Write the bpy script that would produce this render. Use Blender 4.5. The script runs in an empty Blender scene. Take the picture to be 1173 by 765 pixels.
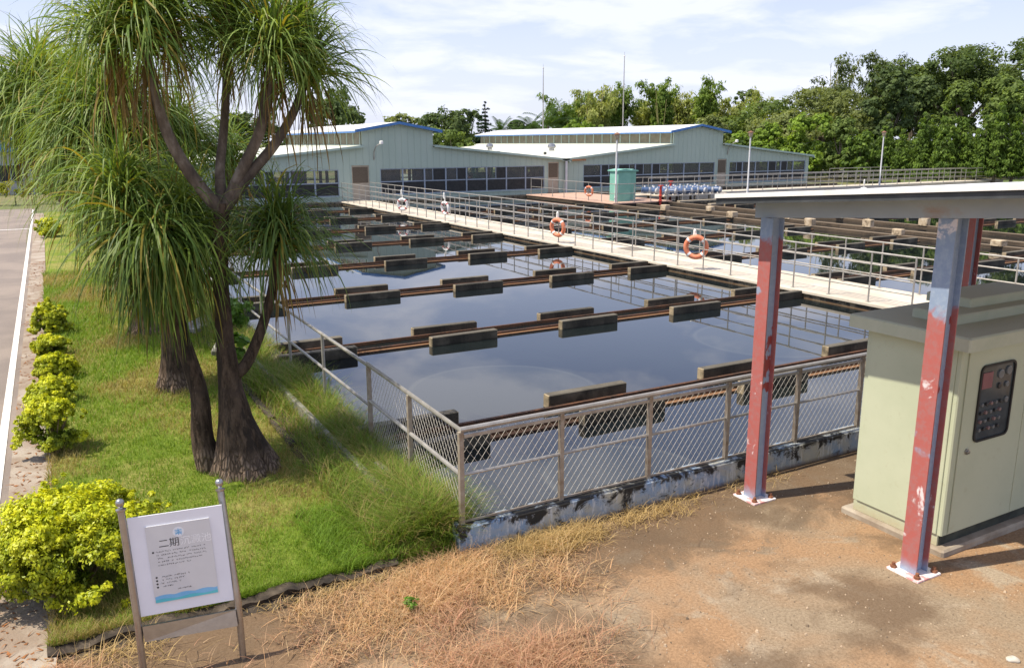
import bpy, math, random
import numpy as np
from mathutils import Vector, Matrix
R_ = math.radians
S = bpy.context.scene
COL = S.collection

# ------------------------------------------------------------------ camera, world, sun, exposure
FOC, CX, CY, H = 946.0, 586.5, 382.5, 4.0          # calibrated on the photograph (1173 x 765)
def cv(p): return np.array([(p[0]-CX)/FOC, (CY-p[1])/FOC, 1.0])
_y = cv((48, 165)); _y /= np.linalg.norm(_y)
_x = cv((2340, 155)); _x -= (_x@_y)*_y; _x /= np.linalg.norm(_x)
_z = np.cross(_x, _y); _z = _z if _z[1] > 0 else -_z
RM = np.stack([_x, _y, _z])                          # camera (right, up, forward) -> world
def ray(p): return RM@cv(p)
def gnd(p, z=0.0):
    d = ray(p); return np.array([0, 0, H])+(z-H)/d[2]*d
def onY(p, Y):
    d = ray(p); return np.array([0, 0, H])+Y/d[1]*d
def onX(p, X):
    d = ray(p); return np.array([0, 0, H])+X/d[0]*d
def at(p, D): return np.array([0, 0, H])+D*ray(p)    # D metres along the view axis

cam = bpy.data.cameras.new("camera"); cam_o = bpy.data.objects.new("camera", cam); COL.objects.link(cam_o)
r, u, fw = RM[:, 0], RM[:, 1], RM[:, 2]
cam_o.matrix_world = Matrix(((r[0], u[0], -fw[0], 0), (r[1], u[1], -fw[1], 0), (r[2], u[2], -fw[2], H), (0, 0, 0, 1)))
cam.sensor_width = 36; cam.lens = FOC/1173*36; cam.clip_start = .05; cam.clip_end = 6000
S.camera = cam_o

SUN_EL, SUN_ROT = 60.0, -76.0                        # rotation clockwise from +Y
w = bpy.data.worlds.new("World"); S.world = w; w.use_nodes = True
nt = w.node_tree; N = nt.nodes; L = nt.links; bg = N['Background']
sky = N.new('ShaderNodeTexSky'); sky.sky_type = 'NISHITA'; sky.sun_disc = False
sky.sun_elevation = R_(SUN_EL); sky.sun_rotation = R_(SUN_ROT); sky.air_density = 1.0; sky.dust_density = 1.2; sky.ozone_density = 1.2
tc = N.new('ShaderNodeTexCoord')
sx = N.new('ShaderNodeSeparateXYZ'); L.new(tc.outputs['Generated'], sx.inputs[0])
ad = N.new('ShaderNodeMath'); ad.operation = 'MAXIMUM'; ad.inputs[1].default_value = 0.0; L.new(sx.outputs[2], ad.inputs[0])
ad2 = N.new('ShaderNodeMath'); ad2.operation = 'ADD'; ad2.inputs[1].default_value = 0.16; L.new(ad.outputs[0], ad2.inputs[0])
cb = N.new('ShaderNodeCombineXYZ')
for i in (0, 1):
    dv = N.new('ShaderNodeMath'); dv.operation = 'DIVIDE'; L.new(sx.outputs[i], dv.inputs[0]); L.new(ad2.outputs[0], dv.inputs[1]); L.new(dv.outputs[0], cb.inputs[i])
cn = N.new('ShaderNodeTexNoise'); cn.inputs['Scale'].default_value = 1.7; cn.inputs['Detail'].default_value = 7; cn.inputs['Roughness'].default_value = .55; cn.inputs['Distortion'].default_value = .3
L.new(cb.outputs[0], cn.inputs['Vector'])
cr = N.new('ShaderNodeValToRGB'); cr.color_ramp.elements[0].position = .46; cr.color_ramp.elements[0].color = (.0, .0, .0, 1)
cr.color_ramp.elements[1].position = .60; cr.color_ramp.elements[1].color = (.85, .85, .85, 1); L.new(cn.outputs[0], cr.inputs[0])
cmx = N.new('ShaderNodeMix'); cmx.data_type = 'RGBA'; el = N.new('ShaderNodeMapRange'); el.interpolation_type = 'SMOOTHSTEP'; L.new(ad.outputs[0], el.inputs[0])          # hazy veil low down, clearer sky with separate clouds higher up
el.inputs[1].default_value = .02; el.inputs[2].default_value = .30; el.inputs[3].default_value = .70; el.inputs[4].default_value = .30
iv = N.new('ShaderNodeMath'); iv.operation = 'SUBTRACT'; iv.inputs[0].default_value = 1; L.new(el.outputs[0], iv.inputs[1])
cm_ = N.new('ShaderNodeMath'); cm_.operation = 'MULTIPLY'; L.new(cr.outputs[0], cm_.inputs[0]); L.new(iv.outputs[0], cm_.inputs[1])
fm = N.new('ShaderNodeMath'); fm.operation = 'ADD'; L.new(cm_.outputs[0], fm.inputs[0]); L.new(el.outputs[0], fm.inputs[1]); L.new(fm.outputs[0], cmx.inputs[0]); tin = N.new('ShaderNodeMix'); tin.data_type = 'RGBA'; tin.blend_type = 'MULTIPLY'; tin.inputs[0].default_value = 1; tin.inputs[7].default_value = (1.0, 1.06, 1.38, 1); L.new(sky.outputs[0], tin.inputs[6]); L.new(tin.outputs[2], cmx.inputs[6])
cmx.inputs[7].default_value = (8.1, 8.4, 9.9, 1)
L.new(cmx.outputs[2], bg.inputs[0]); bg.inputs[1].default_value = 0.095

sun = bpy.data.lights.new("sun", 'SUN'); sun.energy = 5.0; sun.angle = R_(0.53); sun.color = (1, .91, .76)
sun_o = bpy.data.objects.new("sun", sun); COL.objects.link(sun_o)
_sd = Vector((math.sin(R_(SUN_ROT))*math.cos(R_(SUN_EL)), math.cos(R_(SUN_ROT))*math.cos(R_(SUN_EL)), math.sin(R_(SUN_EL))))
sun_o.rotation_euler = _sd.to_track_quat('Z', 'Y').to_euler(); sun_o.location = (-20, 10, 40)
S.view_settings.view_transform = 'Standard'; S.view_settings.look = 'None'
S.view_settings.exposure = 0.38; S.view_settings.gamma = 1; S.view_settings.use_curve_mapping = False
S.cycles.max_bounces = 8; S.cycles.transparent_max_bounces = 12; S.cycles.use_denoising = True
S.cycles.sample_clamp_indirect = 6

# ------------------------------------------------------------------ helpers
class MB:
    def __init__(s): s.v = []; s.f = []; s.m = []
    def add(s, vs, fs, mi=0):
        b = len(s.v); s.v += [tuple(map(float, q)) for q in vs]; s.f += [tuple(b+i for i in q) for q in fs]; s.m += [mi]*len(fs)
    def box(s, x0, x1, y0, y1, z0, z1, mi=0):
        s.add([(x0, y0, z0), (x1, y0, z0), (x1, y1, z0), (x0, y1, z0), (x0, y0, z1), (x1, y0, z1), (x1, y1, z1), (x0, y1, z1)],
              [(3, 2, 1, 0), (4, 5, 6, 7), (0, 1, 5, 4), (1, 2, 6, 5), (2, 3, 7, 6), (3, 0, 4, 7)], mi)
    def cbox(s, x0, x1, y0, y1, z0, z1, b=.01, mi=0):          # box with bevelled vertical and top edges
        def ring(i, z): return [(x0+i+b, y0+i, z), (x1-i-b, y0+i, z), (x1-i, y0+i+b, z), (x1-i, y1-i-b, z), (x1-i-b, y1-i, z), (x0+i+b, y1-i, z), (x0+i, y1-i-b, z), (x0+i, y0+i+b, z)]
        vs = ring(0, z0)+ring(0, z1-b)+ring(b, z1)
        fs = [tuple(range(7, -1, -1)), tuple(range(16, 24))]
        for k in (0, 8):
            for i in range(8): fs.append((k+i, k+(i+1) % 8, k+8+(i+1) % 8, k+8+i))
        s.add(vs, fs, mi)
    def tube(s, pts, rad, n=8, mi=0, caps=True):
        pts = [Vector(p) for p in pts]; rad = rad if hasattr(rad, '__len__') else [rad]*len(pts)
        vs = []; prev = None
        for i, p in enumerate(pts):
            t = (pts[min(i+1, len(pts)-1)]-pts[max(i-1, 0)]).normalized()
            if prev is None:
                a = t.orthogonal().normalized()
            else:
                a = (prev-t*prev.dot(t)); a = a.normalized() if a.length > 1e-6 else t.orthogonal().normalized()
            prev = a; b = t.cross(a)
            for k in range(n):
                an = 2*math.pi*k/n; vs.append(p+(a*math.cos(an)+b*math.sin(an))*rad[i])
        fs = []
        for i in range(len(pts)-1):
            for k in range(n): fs.append((i*n+k, i*n+(k+1) % n, (i+1)*n+(k+1) % n, (i+1)*n+k))
        if caps: fs.append(tuple(range(n-1, -1, -1))); fs.append(tuple((len(pts)-1)*n+k for k in range(n)))
        s.add(vs, fs, mi)
    def lathe(s, prof, c=(0, 0, 0), n=16, mi=0, wob=None):
        vs = []
        for j, (rr, z) in enumerate(prof):
            for k in range(n):
                an = 2*math.pi*k/n; q = rr*(wob(an, z) if wob else 1)
                vs.append((c[0]+q*math.cos(an), c[1]+q*math.sin(an), c[2]+z))
        fs = []
        for j in range(len(prof)-1):
            for k in range(n): fs.append((j*n+k, j*n+(k+1) % n, (j+1)*n+(k+1) % n, (j+1)*n+k))
        fs.append(tuple(range(n-1, -1, -1))); fs.append(tuple((len(prof)-1)*n+k for k in range(n)))
        s.add(vs, fs, mi)
    def prism(s, poly, y0, y1, mi=0):                             # polygon in (x, z), extruded along y
        n = len(poly); vs = [(x, y0, z) for x, z in poly]+[(x, y1, z) for x, z in poly]
        fs = [tuple(range(n)), tuple(range(2*n-1, n-1, -1))]
        for i in range(n): fs.append((i, n+i, n+(i+1) % n, (i+1) % n))
        s.add(vs, fs, mi)
    def torus(s, R1, R2, n=28, m=10, M=Matrix(), mi=0):
        vs = []; fs = []
        for i in range(n):
            a = 2*math.pi*i/n
            for j in range(m):
                b = 2*math.pi*j/m; rr = R1+R2*math.cos(b); vs.append(M@Vector((rr*math.cos(a), R2*math.sin(b), rr*math.sin(a))))
        for i in range(n):
            for j in range(m): fs.append((i*m+j, i*m+(j+1) % m, ((i+1) % n)*m+(j+1) % m, ((i+1) % n)*m+j))
        s.add(vs, fs, mi)
    def build(s, name, mats, parent=None, smooth=False):
        me = bpy.data.meshes.new(name)
        off = Vector(parent.location) if parent is not None and parent.parent is None else Vector((0, 0, 0))
        if parent is not None and parent.parent is not None: off = Vector(parent.parent.location)+Vector(parent.location)
        me.from_pydata([tuple(Vector(q)-off) for q in s.v], [], s.f)
        mats = mats if isinstance(mats, (list, tuple)) else [mats]
        for m in mats: me.materials.append(m)
        me.polygons.foreach_set('material_index', s.m)
        if smooth:
            me.polygons.foreach_set('use_smooth', [True]*len(s.f))
            try: me.set_sharp_from_angle(angle=R_(40))
            except Exception: pass
        import bmesh
        bm = bmesh.new(); bm.from_mesh(me); bmesh.ops.recalc_face_normals(bm, faces=bm.faces[:]); bm.to_mesh(me); bm.free()
        o = bpy.data.objects.new(name, me); COL.objects.link(o)
        if parent is not None: o.parent = parent
        return o

def np_quads(name, V, mat, col=None, parent=None, nv=4, smooth=False):      # V (n, nv, 3)
    n = len(V); me = bpy.data.meshes.new(name)
    off = np.array(parent.location) if parent is not None else np.zeros(3)
    me.vertices.add(n*nv); me.vertices.foreach_set('co', (V-off).astype(np.float32).ravel())
    me.loops.add(n*nv); me.loops.foreach_set('vertex_index', np.arange(n*nv, dtype=np.int32))
    me.polygons.add(n); me.polygons.foreach_set('loop_start', np.arange(0, n*nv, nv, dtype=np.int32))
    if col is not None:
        a = me.attributes.new('Col', 'FLOAT_COLOR', 'FACE'); c4 = np.ones((n, 4), np.float32); c4[:, :3] = col; a.data.foreach_set('color', c4.ravel())
    me.materials.append(mat); me.update(calc_edges=True); me.validate()
    o = bpy.data.objects.new(name, me); COL.objects.link(o)
    if parent is not None: o.parent = parent
    return o

def tag(o, label=None, cat=None, group=None, kind=None):
    if label: o['label'] = label
    if cat: o['category'] = cat
    if group: o['group'] = group
    if kind: o['kind'] = kind
    return o
def thing(name, loc, label, cat, group=None, rz=0):
    o = bpy.data.objects.new(name, None); COL.objects.link(o); o.location = [float(q) for q in loc]; o.rotation_euler = (0, 0, rz); o.empty_display_size = .2
    return tag(o, label, cat, group)
def dup(root, loc, label, rz=None):
    rr = root.copy(); COL.objects.link(rr); rr.location = [float(q) for q in loc]; rr['label'] = label
    if rz is not None: rr.rotation_euler = (0, 0, rz)
    for ch in list(root.children):
        c = ch.copy(); COL.objects.link(c); c.parent = rr
        for g_ in ch.children:
            d = g_.copy(); COL.objects.link(d); d.parent = c
    return rr

# ------------------------------------------------------------------ materials
def mat(name, cols, scale=4.0, rough=.7, metal=0.0, bump=0.0, bscale=None, stretch=(1, 1, 1), detail=6, ramp=(.35, .65), world=False, spec=.4, brange=.02, distort=0.0):
    m = bpy.data.materials.new(name); m.use_nodes = True; n = m.node_tree.nodes; l = m.node_tree.links; p = n['Principled BSDF']
    p.inputs['Roughness'].default_value = rough; p.inputs['Metallic'].default_value = metal; p.inputs['Specular IOR Level'].default_value = spec
    if len(cols) == 1 and not bump: p.inputs['Base Color'].default_value = (*cols[0], 1); return m
    if world: g = n.new('ShaderNodeNewGeometry'); src = g.outputs['Position']
    else: g = n.new('ShaderNodeTexCoord'); src = g.outputs['Object']
    mp = n.new('ShaderNodeMapping'); mp.inputs['Scale'].default_value = stretch; l.new(src, mp.inputs[0])
    t = n.new('ShaderNodeTexNoise'); t.inputs['Scale'].default_value = scale; t.inputs['Detail'].default_value = detail; t.inputs['Roughness'].default_value = .62; t.inputs['Distortion'].default_value = distort
    l.new(mp.outputs[0], t.inputs['Vector'])
    c = n.new('ShaderNodeValToRGB'); e = c.color_ramp.elements
    k = len(cols)
    for i, q in enumerate(cols):
        po = ramp[0]+(ramp[1]-ramp[0])*i/max(1, k-1)
        if i < 2: e[i].position = po; e[i].color = (*q, 1)
        else: x = e.new(po); x.color = (*q, 1)
    l.new(t.outputs[0], c.inputs[0]); l.new(c.outputs[0], p.inputs['Base Color'])
    if bump:
        b = n.new('ShaderNodeBump'); b.inputs['Strength'].default_value = bump; b.inputs['Distance'].default_value = brange
        if bscale:
            t2 = n.new('ShaderNodeTexNoise'); t2.inputs['Scale'].default_value = bscale; t2.inputs['Detail'].default_value = 5; l.new(mp.outputs[0], t2.inputs['Vector']); l.new(t2.outputs[0], b.inputs['Height'])
        else: l.new(t.outputs[0], b.inputs['Height'])
        l.new(b.outputs[0], p.inputs['Normal'])
    return m

def leaf_mat(name, trans=.35, rough=.5, spec=.3, tint=(1.25, 1.2, .55)):
    m = bpy.data.materials.new(name); m.use_nodes = True; n = m.node_tree.nodes; l = m.node_tree.links; p = n['Principled BSDF']
    a = n.new('ShaderNodeAttribute'); a.attribute_name = 'Col'
    p.inputs['Roughness'].default_value = rough; p.inputs['Specular IOR Level'].default_value = spec
    l.new(a.outputs['Color'], p.inputs['Base Color'])
    tr = n.new('ShaderNodeBsdfTranslucent'); mu = n.new('ShaderNodeMix'); mu.data_type = 'RGBA'; mu.blend_type = 'MULTIPLY'; mu.inputs[0].default_value = 1
    l.new(a.outputs['Color'], mu.inputs[6]); mu.inputs[7].default_value = (*tint, 1); l.new(mu.outputs[2], tr.inputs[0])
    mx = n.new('ShaderNodeMixShader'); mx.inputs[0].default_value = trans
    l.new(p.outputs[0], mx.inputs[1]); l.new(tr.outputs[0], mx.inputs[2]); l.new(mx.outputs[0], n['Material Output'].inputs[0])
    return m

class NB:                                                           # small node-graph helper
    def __init__(s, name):
        s.m = bpy.data.materials.new(name); s.m.use_nodes = True; s.n = s.m.node_tree.nodes; s.l = s.m.node_tree.links; s.p = s.n['Principled BSDF']
        s.pos = s.n.new('ShaderNodeNewGeometry').outputs['Position']
    def noise(s, scale, detail=5, rough=.6, vec=None, dist=0.0):
        t = s.n.new('ShaderNodeTexNoise'); t.inputs['Scale'].default_value = scale; t.inputs['Detail'].default_value = detail; t.inputs['Roughness'].default_value = rough; t.inputs['Distortion'].default_value = dist
        s.l.new(vec if vec is not None else s.pos, t.inputs['Vector']); return t.outputs[0]
    def mapv(s, scale=(1, 1, 1), loc=(0, 0, 0), vec=None):
        q = s.n.new('ShaderNodeMapping'); q.inputs['Scale'].default_value = scale; q.inputs['Location'].default_value = loc; s.l.new(vec if vec is not None else s.pos, q.inputs[0]); return q.outputs[0]
    def ramp(s, v, lo, hi, a=0.0, b=1.0):
        q = s.n.new('ShaderNodeMapRange'); q.interpolation_type = 'SMOOTHSTEP'; s.l.new(v, q.inputs[0]); q.inputs[1].default_value = lo; q.inputs[2].default_value = hi; q.inputs[3].default_value = a; q.inputs[4].default_value = b; return q.outputs[0]
    def mix(s, f, a, b, mode='MIX'):
        q = s.n.new('ShaderNodeMix'); q.data_type = 'RGBA'; q.blend_type = mode
        if hasattr(f, 'is_linked'): s.l.new(f, q.inputs[0])
        else: q.inputs[0].default_value = f
        for i, c in ((6, a), (7, b)):
            if hasattr(c, 'is_linked'): s.l.new(c, q.inputs[i])
            else: q.inputs[i].default_value = (*c, 1)
        return q.outputs[2]
    def math(s, op, a, b=None):
        q = s.n.new('ShaderNodeMath'); q.operation = op
        for i, c in enumerate((a, b)):
            if c is None: continue
            if hasattr(c, 'is_linked'): s.l.new(c, q.inputs[i])
            else: q.inputs[i].default_value = c
        return q.outputs[0]
    def xyz(s, vec=None):
        q = s.n.new('ShaderNodeSeparateXYZ'); s.l.new(vec if vec is not None else s.pos, q.inputs[0]); return q.outputs
    def bump(s, h, strength=.4, dist=.02):
        b = s.n.new('ShaderNodeBump'); b.inputs['Strength'].default_value = strength; b.inputs['Distance'].default_value = dist; s.l.new(h, b.inputs['Height']); s.l.new(b.outputs[0], s.p.inputs['Normal'])
    def base(s, c): s.l.new(c, s.p.inputs['Base Color'])
    def rough(s, v): s.p.inputs['Roughness'].default_value = v

# bare yard: orange soil dusted over old grey concrete, dark mottling that deepens towards the pond wall, fine grit
b = NB('yard_soil'); q1 = b.noise(.55, 6, .6, dist=.4); q2 = b.noise(1.6, 7, .65, dist=.5); q3 = b.noise(38, 4, .7); q4 = b.noise(.9, 5, .6, b.mapv(loc=(7, 3, 0)))
c = b.mix(b.ramp(q1, .40, .62), (.345, .215, .12), (.30, .235, .16))
c = b.mix(b.ramp(q2, .52, .66), c, (.37, .30, .215))
c = b.mix(b.ramp(q4, .48, .64, 0, .8), c, (.14, .095, .06))
X_, Y_, Z_ = b.xyz()
nr = b.math('ADD', b.ramp(Y_, 4.4, 6.7), b.math('MULTIPLY', b.math('SUBTRACT', q2, .5), 1.8))
c = b.mix(b.ramp(nr, .35, .80, 0, .8), c, (.125, .088, .056))
c = b.mix(b.ramp(q3, .35, .7, .0, .45), c, (.09, .055, .03))
vo = b.n.new('ShaderNodeTexVoronoi'); vo.feature = 'DISTANCE_TO_EDGE'; vo.inputs['Scale'].default_value = .38
mpx = b.n.new('ShaderNodeMix'); mpx.data_type = 'VECTOR'; mpx.inputs[0].default_value = .25
nz = b.n.new('ShaderNodeTexNoise'); nz.inputs['Scale'].default_value = 1.7; b.l.new(b.pos, nz.inputs['Vector']); b.l.new(b.pos, mpx.inputs[4]); b.l.new(nz.outputs['Color'], mpx.inputs[5]); b.l.new(mpx.outputs[1], vo.inputs['Vector'])
crk = b.ramp(vo.outputs['Distance'], .0, .006, 1, 0)
c = b.mix(b.math('MULTIPLY', crk, b.ramp(q2, .50, .58, 0, .45)), c, (.07, .045, .03))
b.base(c); b.rough(.95); b.p.inputs['Specular IOR Level'].default_value = .15
b.bump(b.math('ADD', q3, b.math('MULTIPLY', q2, 2.0)), .55, .02); M_YARD = b.m

b = NB('lawn_soil'); q1 = b.noise(.8, 6, .65, dist=.5); q2 = b.noise(14, 5, .7); q3 = b.noise(60, 3, .6)
c = b.mix(b.ramp(q1, .40, .62), (.15, .22, .028), (.30, .27, .09)); c = b.mix(b.ramp(q2, .35, .65, 0, .7), c, (.12, .165, .022)); c = b.mix(b.ramp(q3, .5, .7, 0, .4), c, (.33, .27, .10))
b.base(c); b.rough(1); b.p.inputs['Specular IOR Level'].default_value = .05; b.bump(q2, .8, .05); M_LAWN = b.m
b = NB('far_ground'); q1 = b.noise(.05, 6); q2 = b.noise(1.2, 5)
c = b.mix(b.ramp(q1, .4, .6), (.10, .14, .035), (.20, .17, .08)); c = b.mix(b.ramp(q2, .4, .65, 0, .6), c, (.06, .09, .02)); b.base(c); b.rough(1); M_FAR = b.m
b = NB('asphalt'); q1 = b.noise(.5, 6, dist=.3); q2 = b.noise(70, 3, .7)
c = b.mix(b.ramp(q1, .35, .65), (.20, .165, .14), (.275, .225, .185)); c = b.mix(b.ramp(q2, .4, .7, 0, .5), c, (.12, .10, .09)); b.base(c); b.rough(.9); b.bump(q2, .4, .006); M_ROAD = b.m
b = NB('kerb_strip'); q1 = b.noise(1.3, 6, dist=.5); q2 = b.noise(22, 5, .7)
c = b.mix(b.ramp(q1, .36, .6), (.36, .31, .25), (.25, .19, .14)); c = b.mix(b.ramp(q2, .55, .75, 0, .6), c, (.33, .18, .10)); c = b.mix(b.ramp(q2, .3, .42, .5, 0), c, (.13, .10, .07)); b.base(c); b.rough(.95); b.bump(q2, .6, .02); M_KERB = b.m
M_LINE = mat('road_paint', [(.55, .52, .47), (.80, .78, .74)], 6, .7, world=True)

# pond water: clear mirror over a murky body, pale round clouds of sediment below
b = NB('pond_water'); b.p.inputs['Roughness'].default_value = .02; b.p.inputs['IOR'].default_value = 1.45; b.p.inputs['Specular IOR Level'].default_value = .95
X_, Y_, Z_ = b.xyz(); q1 = b.noise(.35, 4)
c = b.mix(b.ramp(q1, .35, .65), (.007, .010, .012), (.011, .015, .015))
for (px_, py_, rr) in ((575, 447, 1.55), (880, 388, 1.5), (715, 543, 1.0)):
    g_ = gnd((px_, py_), .15)
    dx = b.math('SUBTRACT', X_, float(g_[0])); dy = b.math('SUBTRACT', Y_, float(g_[1]))
    d = b.math('SQRT', b.math('ADD', b.math('MULTIPLY', dx, dx), b.math('MULTIPLY', dy, dy)))
    d = b.math('ADD', d, b.math('MULTIPLY', q1, .15))
    c = b.mix(b.ramp(d, rr, rr+.10, .6, 0), c, (.032, .036, .031))
    c = b.mix(b.math('MULTIPLY', b.ramp(d, rr-.06, rr, 0, 1), b.ramp(d, rr, rr+.08, .5, 0)), c, (.050, .053, .045))
b.base(c); wv = b.noise(1.5, 3, .5, b.mapv((1, .6, 1))); b.bump(wv, .045, .02); M_WATER = b.m

M_BAF = None
b = NB('wet_board'); tcx = b.n.new('ShaderNodeTexCoord').outputs['Object']; q1 = b.noise(5, 6, .65, b.mapv((1, 1, .35), vec=tcx)); q2 = b.noise(30, 4, .7); X_, Y_, Z_ = b.xyz(); q3 = b.noise(1.2, 4)
c = b.mix(b.ramp(q1, .38, .62), (.020, .018, .012), (.055, .047, .032)); c = b.mix(b.ramp(q3, .52, .66, 0, .7), c, (.13, .115, .085)); c = b.mix(b.ramp(q2, .58, .74, 0, .5), c, (.16, .14, .10))
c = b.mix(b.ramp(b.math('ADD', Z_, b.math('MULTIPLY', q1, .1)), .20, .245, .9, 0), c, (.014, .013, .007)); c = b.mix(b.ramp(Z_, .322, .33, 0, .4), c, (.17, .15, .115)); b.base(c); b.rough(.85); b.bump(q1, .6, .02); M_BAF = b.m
b = NB('trough_rust'); q1 = b.noise(3, 6, .65); q2 = b.noise(26, 4); X_, Y_, Z_ = b.xyz()
c = b.mix(b.ramp(q1, .38, .62), (.095, .038, .015), (.035, .018, .009)); c = b.mix(b.ramp(q2, .52, .72, 0, .6), c, (.20, .085, .03)); c = b.mix(b.ramp(b.math('ABSOLUTE', b.math('SUBTRACT', Z_, .176)), .003, .010, .75, 0), c, (.24, .125, .055)); b.base(c); b.rough(.8); b.bump(q2, .4, .01); M_TRO = b.m
b = NB('pond_wall_paint'); q1 = b.noise(3.2, 7, .7, b.mapv((1, 1, 1.0)), .6); q2 = b.noise(1.3, 5, .6, dist=.4); q3 = b.noise(16, 5, .7, b.mapv((1, 1, .25)))
c = b.mix(b.ramp(q2, .40, .60), (.22, .33, .48), (.46, .44, .34)); c = b.mix(b.ramp(q3, .52, .60, 0, .8), c, (.55, .58, .58)); X_, Y_, Z_ = b.xyz()
mo = b.math('ADD', q1, b.math('MULTIPLY', b.ramp(Z_, .10, .30), .13)); c = b.mix(b.ramp(mo, .545, .64), c, (.022, .021, .018)); c = b.mix(b.ramp(q3, .40, .30, 0, .6), c, (.10, .075, .05)); c = b.mix(b.ramp(Z_, .0, .06, .7, 0), c, (.16, .10, .06)); b.base(c); b.rough(.85); b.bump(q1, .5, .02); M_WALLP = b.m
b = NB('mould_concrete'); q1 = b.noise(2.2, 7, .7, dist=.5); q2 = b.noise(18, 5, .7, b.mapv((1, 1, .2))); X_, Y_, Z_ = b.xyz()
c = b.mix(b.ramp(q1, .42, .56), (.04, .038, .03), (.20, .16, .10)); c = b.mix(b.ramp(q2, .5, .62, 0, .8), c, (.025, .024, .02)); c = b.mix(b.ramp(b.math('ADD', Z_, b.math('MULTIPLY', q1, .12)), .20, .26, .95, 0), c, (.15, .085, .038)); c = b.mix(b.ramp(b.math('ADD', Z_, b.math('MULTIPLY', q2, .10)), .33, .37, 0, .75), c, (.40, .34, .25)); b.base(c); b.rough(.9); b.bump(q1, .8, .04); M_MOULD = b.m
b = NB('channel_concrete'); q1 = b.noise(1.4, 7, .7, b.mapv((1, .25, 1)), .5); q2 = b.noise(14, 5, .7)
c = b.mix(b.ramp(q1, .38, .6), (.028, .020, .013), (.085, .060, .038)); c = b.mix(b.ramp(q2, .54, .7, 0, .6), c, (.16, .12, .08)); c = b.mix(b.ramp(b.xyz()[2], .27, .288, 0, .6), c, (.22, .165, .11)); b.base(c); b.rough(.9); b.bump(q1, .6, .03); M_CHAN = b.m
b = NB('walkway_screed'); q1 = b.noise(.8, 6, dist=.3); q2 = b.noise(20, 5)
c = b.mix(b.ramp(q1, .35, .65), (.58, .52, .425), (.48, .425, .34)); c = b.mix(b.ramp(q2, .6, .75, 0, .5), c, (.25, .20, .15)); b.base(c); b.rough(.9); b.bump(q2, .2, .01); M_WALK = b.m
M_BRICK = mat('brick_deck', [(.42, .27, .20), (.50, .34, .26)], 3, .9, world=True)
M_STEEL = mat('galvanised_pipe', [(.30, .28, .25), (.48, .46, .42)], 5, .45, metal=.55, ramp=(.3, .7))
M_STEEL2 = mat('weathered_pipe', [(.26, .20, .14), (.42, .38, .32)], 7, .55, metal=.35, ramp=(.35, .65))
M_WIRE = mat('fence_wire', [(.45, .42, .36), (.58, .55, .48)], 3, .5, metal=.4)
M_STAIN = mat('stainless', [(.36, .35, .345), (.44, .43, .42)], 20, .30, metal=.9, ramp=(.3, .7))
M_ORANGE = mat('orange_buoy', [(.60, .17, .08), (.68, .25, .14)], 5, .6)
M_WHITE = mat('white_plastic', [(.70, .68, .66), (.80, .79, .77)], 4, .5)
M_REDT = mat('red_paint', [(.42, .03, .02), (.5, .06, .04)], 5, .5)
M_ROPE = mat('rope', [(.72, .70, .64), (.8, .8, .76)], 20, .8)

# metal-clad sheds
def siding(name, a, c2, per, axis):
    b = NB(name); X_, Y_, Z_ = b.xyz(); v = X_ if axis == 0 else Y_
    s_ = b.math('PINGPONG', b.math('MULTIPLY', v, 1.0), per/2); gro = b.ramp(s_, 0, per*.08, 1, 0); q = b.noise(.6, 5, vec=b.mapv((1, 1, .3)))
    c = b.mix(b.ramp(q, .35, .65), a, c2); c = b.mix(b.math('MULTIPLY', gro, .22), c, tuple(k*.45 for k in a)); b.base(c); b.rough(.5); b.bump(b.ramp(s_, 0, per*.12, 0, 1), .6, .03); return b.m
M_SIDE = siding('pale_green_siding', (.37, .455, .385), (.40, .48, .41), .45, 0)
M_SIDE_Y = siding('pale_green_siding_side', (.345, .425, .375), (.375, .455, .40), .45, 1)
M_ROOF = siding('pale_roof_sheet', (.60, .62, .52), (.66, .67, .58), .5, 1)
M_ROOFW = siding('white_roof_sheet', (.66, .66, .64), (.72, .72, .70), .35, 1)
M_BLUE = mat('blue_trim', [(.05, .16, .42), (.08, .22, .50)], 3, .45)
M_GTRIM = mat('green_trim', [(.33, .43, .38), (.40, .50, .44)], 3, .5)
M_FRAME = mat('window_alu', [(.26, .31, .38), (.32, .37, .44)], 3, .4, metal=.3)
b = NB('dusty_glass'); tr_ = b.n.new('ShaderNodeBsdfTransparent'); mx_ = b.n.new('ShaderNodeMixShader'); mx_.inputs[0].default_value = .34; b.p.inputs['Base Color'].default_value = (.16, .17, .17, 1); b.p.inputs['Roughness'].default_value = .06; b.p.inputs['Specular IOR Level'].default_value = .8
b.l.new(tr_.outputs[0], mx_.inputs[1]); b.l.new(b.p.outputs[0], mx_.inputs[2]); b.l.new(mx_.outputs[0], b.n['Material Output'].inputs[0]); M_PANE = b.m
M_SCREEN = mat('dark_screen', [(.016, .017, .018), (.035, .035, .034)], 6, .6)
M_DOORB = mat('beige_door', [(.40, .33, .25), (.46, .39, .30)], 3, .6)
M_LOUV = mat('brown_louvre', [(.10, .075, .05), (.17, .13, .09)], 9, .6, stretch=(1, 1, 6))
M_GLASSY = mat('clerestory_panel', [(.16, .145, .10), (.22, .20, .145)], 2, .25)
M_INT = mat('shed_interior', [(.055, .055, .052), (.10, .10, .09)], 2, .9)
M_TEAL = mat('teal_cabinet', [(.17, .40, .32), (.22, .47, .38)], 2, .5)
M_PUMPB = mat('blue_drum', [(.035, .07, .15), (.07, .12, .24)], 4, .4)
M_BARK0 = mat('bark_far', [(.10, .075, .05), (.18, .14, .10)], 5, .9)

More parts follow.
